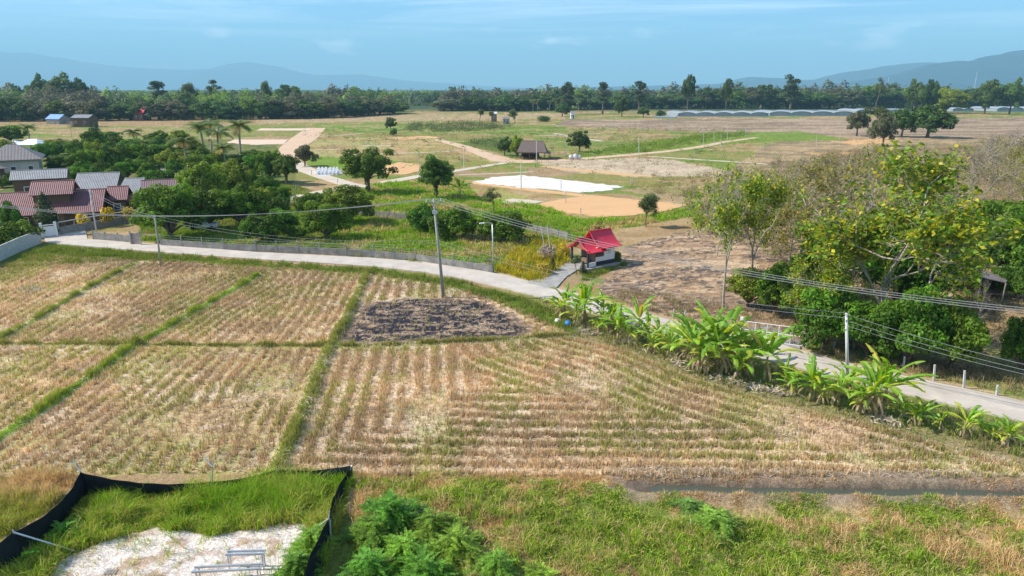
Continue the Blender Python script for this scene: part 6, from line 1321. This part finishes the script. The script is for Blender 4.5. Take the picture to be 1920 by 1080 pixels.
for k, q in enumerate(TOPS):
    nm_ = ('far left', 'middle', 'right')[k]
    cable(offL+Vector((k*.5, k*.3, 0)), q, 2.7, 'upper cable across the orchard ending on the '+nm_+' insulator of the tall leaning pole', .024 if k != 1 else .018)
    cable(q, (35.7+.7*(k-1), 34.6+.3*(k-1), 7.9), 1.6, 'upper cable from the '+nm_+' insulator of the tall pole over the right hand trees')
mid = pb+(tp)*.60
for dz in (0, .35):
    ud = 'upper' if dz == 0 else 'lower'
    cable(t290-Vector((0, 0, dz)), mid-Vector((0, .15, dz)), 1.1, ud+' of the two thin cables between the slim dark pole and the tall leaning pole', .015)
    cable(t168-Vector((0, 0, .1+dz)), t290-Vector((0, 0, dz)), .5, ud+' of two cables from the pale leaning pole to the slim dark pole', .015)
    cable(mid-Vector((0, .15, dz)), t1588-Vector((0, 0, dz)), 1.0, ud+' of two thin cables from the tall leaning pole to the short concrete pole', .015)
for dz, ud in ((0, 'top'), (.45, 'middle'), (.8, 'bottom')): cable(t1588-Vector((0, 0, .08+dz)), R(2050, 712+dz*22, 37), .25, ud+' one of three cables from the short concrete pole to the right edge', .016)
cable(offL-Vector((0, 0, 1.0)), t168-Vector((0, 0, .1)), .5, 'cable from the left edge to the pale leaning pole', .015)
# little towers on the far right
for px, yt, lb in ((1662, 145, 'small distant mast above the wood right of the tall layered tree'), (1825, 134, 'slim distant radio mast before the right hand ridge')):
    b = G(px, 176); h = R(px, yt, b.y).z; root = empty('radio_mast', b, lb, 'mast'); m = MB(); w = 2.6
    for sx in (-1, 1):
        for sy in (-1, 1): m.tube((sx*w, sy*w, 0), (sx*.4, sy*.4, h), .35, .25, 4)
    for k in range(10):
        z = h*k/10; u_ = w*(1-k/10)+.4*k/10; m.tube((-u_, -u_, z), (u_, -u_, z+h/10), .2, .2, 3); m.tube((u_, u_, z), (-u_, u_, z+h/10), .2, .2, 3)
    m.build('lattice', M['white'], root); MB().tube((0, 0, h), (0, 0, h*1.12), .3, .15, 4).build('antenna', M['redroof'], root)

# ------------------------------------------------------------------ black shade net enclosure
def net():
    tops = [(-130, 1085), (25, 998), (150, 885), (398, 903), (518, 880), (660, 872), (617, 972), (560, 1130)]
    z0 = [1.75, 1.75, 1.45, .55, .6, .9, 1.6, 1.65]
    P = [G(a, b, z) for (a, b), z in zip(tops, z0)]
    segs = [(0, 1, .12, 10), (1, 2, .28, 14), (2, 3, .16, 16), (3, 4, .08, 8), (4, 5, .12, 8), (5, 6, .22, 12), (6, 7, .25, 10)]
    root = empty('shade_net_fence', Vector((P[2].x, P[2].y, 0)), 'black shade net fence sagging round the sandy enclosure', 'fence'); o = root.location
    vs = []; fs = []; rng = random.Random(2)
    for a, b, sag, n in segs:
        A, B = P[a], P[b]; nn = Vector((-(B-A).y, (B-A).x, 0)).normalized(); rows = 7; base = len(vs)
        for k in range(n+1):
            t = k/n; q = A.lerp(B, t); zt = q.z-sag*4*t*(1-t)
            inn = (.32 if (a in (1, 2, 5, 6)) else .12)*4*t*(1-t)
            for j in range(rows+1):
                f = j/rows; z = zt*(1-f)+(-.05)*f; w = inn*(1-f)*1.0+.16*math.sin(f*3.1)*(.3+t)+.03*math.sin(k*1.9+j); vs.append((q.x-o.x+nn.x*w*(-1), q.y-o.y+nn.y*w*(-1), z))
        for k in range(n):
            for j in range(rows): i = base+k*(rows+1)+j; fs.append((i, i+1, i+rows+2, i+rows+1))
    MB().add(vs, fs).build('net', M['net'], root, True)
    def rail(a, b, r, lb='pole'): MB().tube(Vector(a)-o, Vector(b)-o, r, r*.85, 7).build(lb, M['bamboo'] if 0 else M['steel'], root)
    for i in (1, 2, 5, 6): q = P[i]; rail((q.x, q.y, -.1), (q.x, q.y, q.z+.12), .035, 'post')
    rail(G(396, 928), R(399, 868, G(396, 928).y), .035, 'post'); y_ = G(396, 928).y; rail(R(399, 877, y_), R(380, 853, y_+.3), .03, 'strut')
    rail(G(515, 905), R(519, 879, G(515, 905).y), .03, 'post')
    rail(P[2], R(137, 863, P[2].y+.25), .03, 'strut'); rail(P[2], G(190, 906, .25), .03, 'strut'); rail(P[5], G(640, 915, .15), .03, 'strut'); rail(P[5], R(660, 858, P[5].y), .025, 'post')
    rail(P[6], G(545, 1026, .05), .035, 'strut'); rail(P[6]+Vector((0, 0, 0)), R(618, 958, P[6].y), .03, 'post'); rail(R(619, 975, P[6].y), R(622, 1030, P[6].y-.2), .03, 'strut'); rail(P[1], G(140, 1033, .05), .04, 'strut'); rail(G(36, 1022, .9), G(63, 1032, .3), .03, 'strut')
net()
# steel work frames on the sand
def frames():
    c = G(420, 1080); z = .75
    def bench(pa, pb_, z, w, label):
        a = G(*pa, z); b = G(*pb_, z); d = b-a; root = empty('trestle', Vector((a.x, a.y, 0)), label, 'trestle'); o = root.location; rz = math.atan2(d.y, d.x); uy = Vector((-math.sin(rz), math.cos(rz), 0))
        for s in (-1, 1): cc = (a+b)/2-o+uy*(s*w/2); MB().box(cc, (d.length, .07, .09), rz).build('beam', M['steel'], root)
        for t in (.02, .35, .66, .98): cc = a.lerp(b, t)-o-Vector((0, 0, .03)); MB().box(cc, (.05, w-.07, .05), rz).build('crossbar', M['steel'], root)
        for t in (.06, .94):
            for s in (-1, 1): q = a.lerp(b, t)-o+uy*(s*w/2); MB().box((q.x, q.y, (z-.045)/2), (.05, .05, z-.045), rz).build('leg', M['steel'], root)
    bench((424, 1037), (497, 1035), .8, .22, 'small galvanised steel trestle standing behind on the sand')
    bench((362, 1068), (492, 1062), .55, .30, 'long galvanised steel frame at the bottom edge on the sand')
    for k in range(4):
        a = G(194+k*6, 1077, .05); b = G(202+k*6, 1066, .05); o = MB().tube((0, 0, 0), b-a, .025).build('steel_tube', M['steel'], None, label='short loose steel tube lying on the sand at the bottom left', cat='tube', group='loose steel tubes on the sand'); o.location = a
frames()
# rubbish bags
def bag(px, py, r, mat, label):
    b = G(px, py); rng = random.Random(px); o = MB().ell((0, 0, r*.6), (r, r*.8, r*.7), 12, 8, .16, rng).ell((r*.5, .1, r*.35), (r*.6, r*.5, r*.4), 10, 6, .2, rng).build('rubbish_bag', mat, None, True, label=label, cat='bag'); o.location = b
bag(1046, 605, .30, M['white'], 'white rubbish bag at the start of the banana row')
bag(1065, 611, .36, M['blue'], 'blue rubbish bag at the start of the banana row')

# ------------------------------------------------------------------ air
hz = bpy.data.materials.new('haze_air'); hz.use_nodes = True; nt = hz.node_tree; nt.nodes.clear()
out = nt.nodes.new('ShaderNodeOutputMaterial'); pv = nt.nodes.new('ShaderNodeVolumePrincipled'); nt.links.new(pv.outputs[0], out.inputs['Volume'])
pv.inputs['Density'].default_value = 1.15e-4; pv.inputs['Color'].default_value = (.42, .80, 1.0, 1); pv.inputs['Anisotropy'].default_value = 0.0
MB().box((0, 12000, 662), (80000, 26000, 1330)).build('haze', hz, None, kind='stuff', label='thin blue haze over the plain', cat='haze')
print('objects', len(bpy.data.objects))
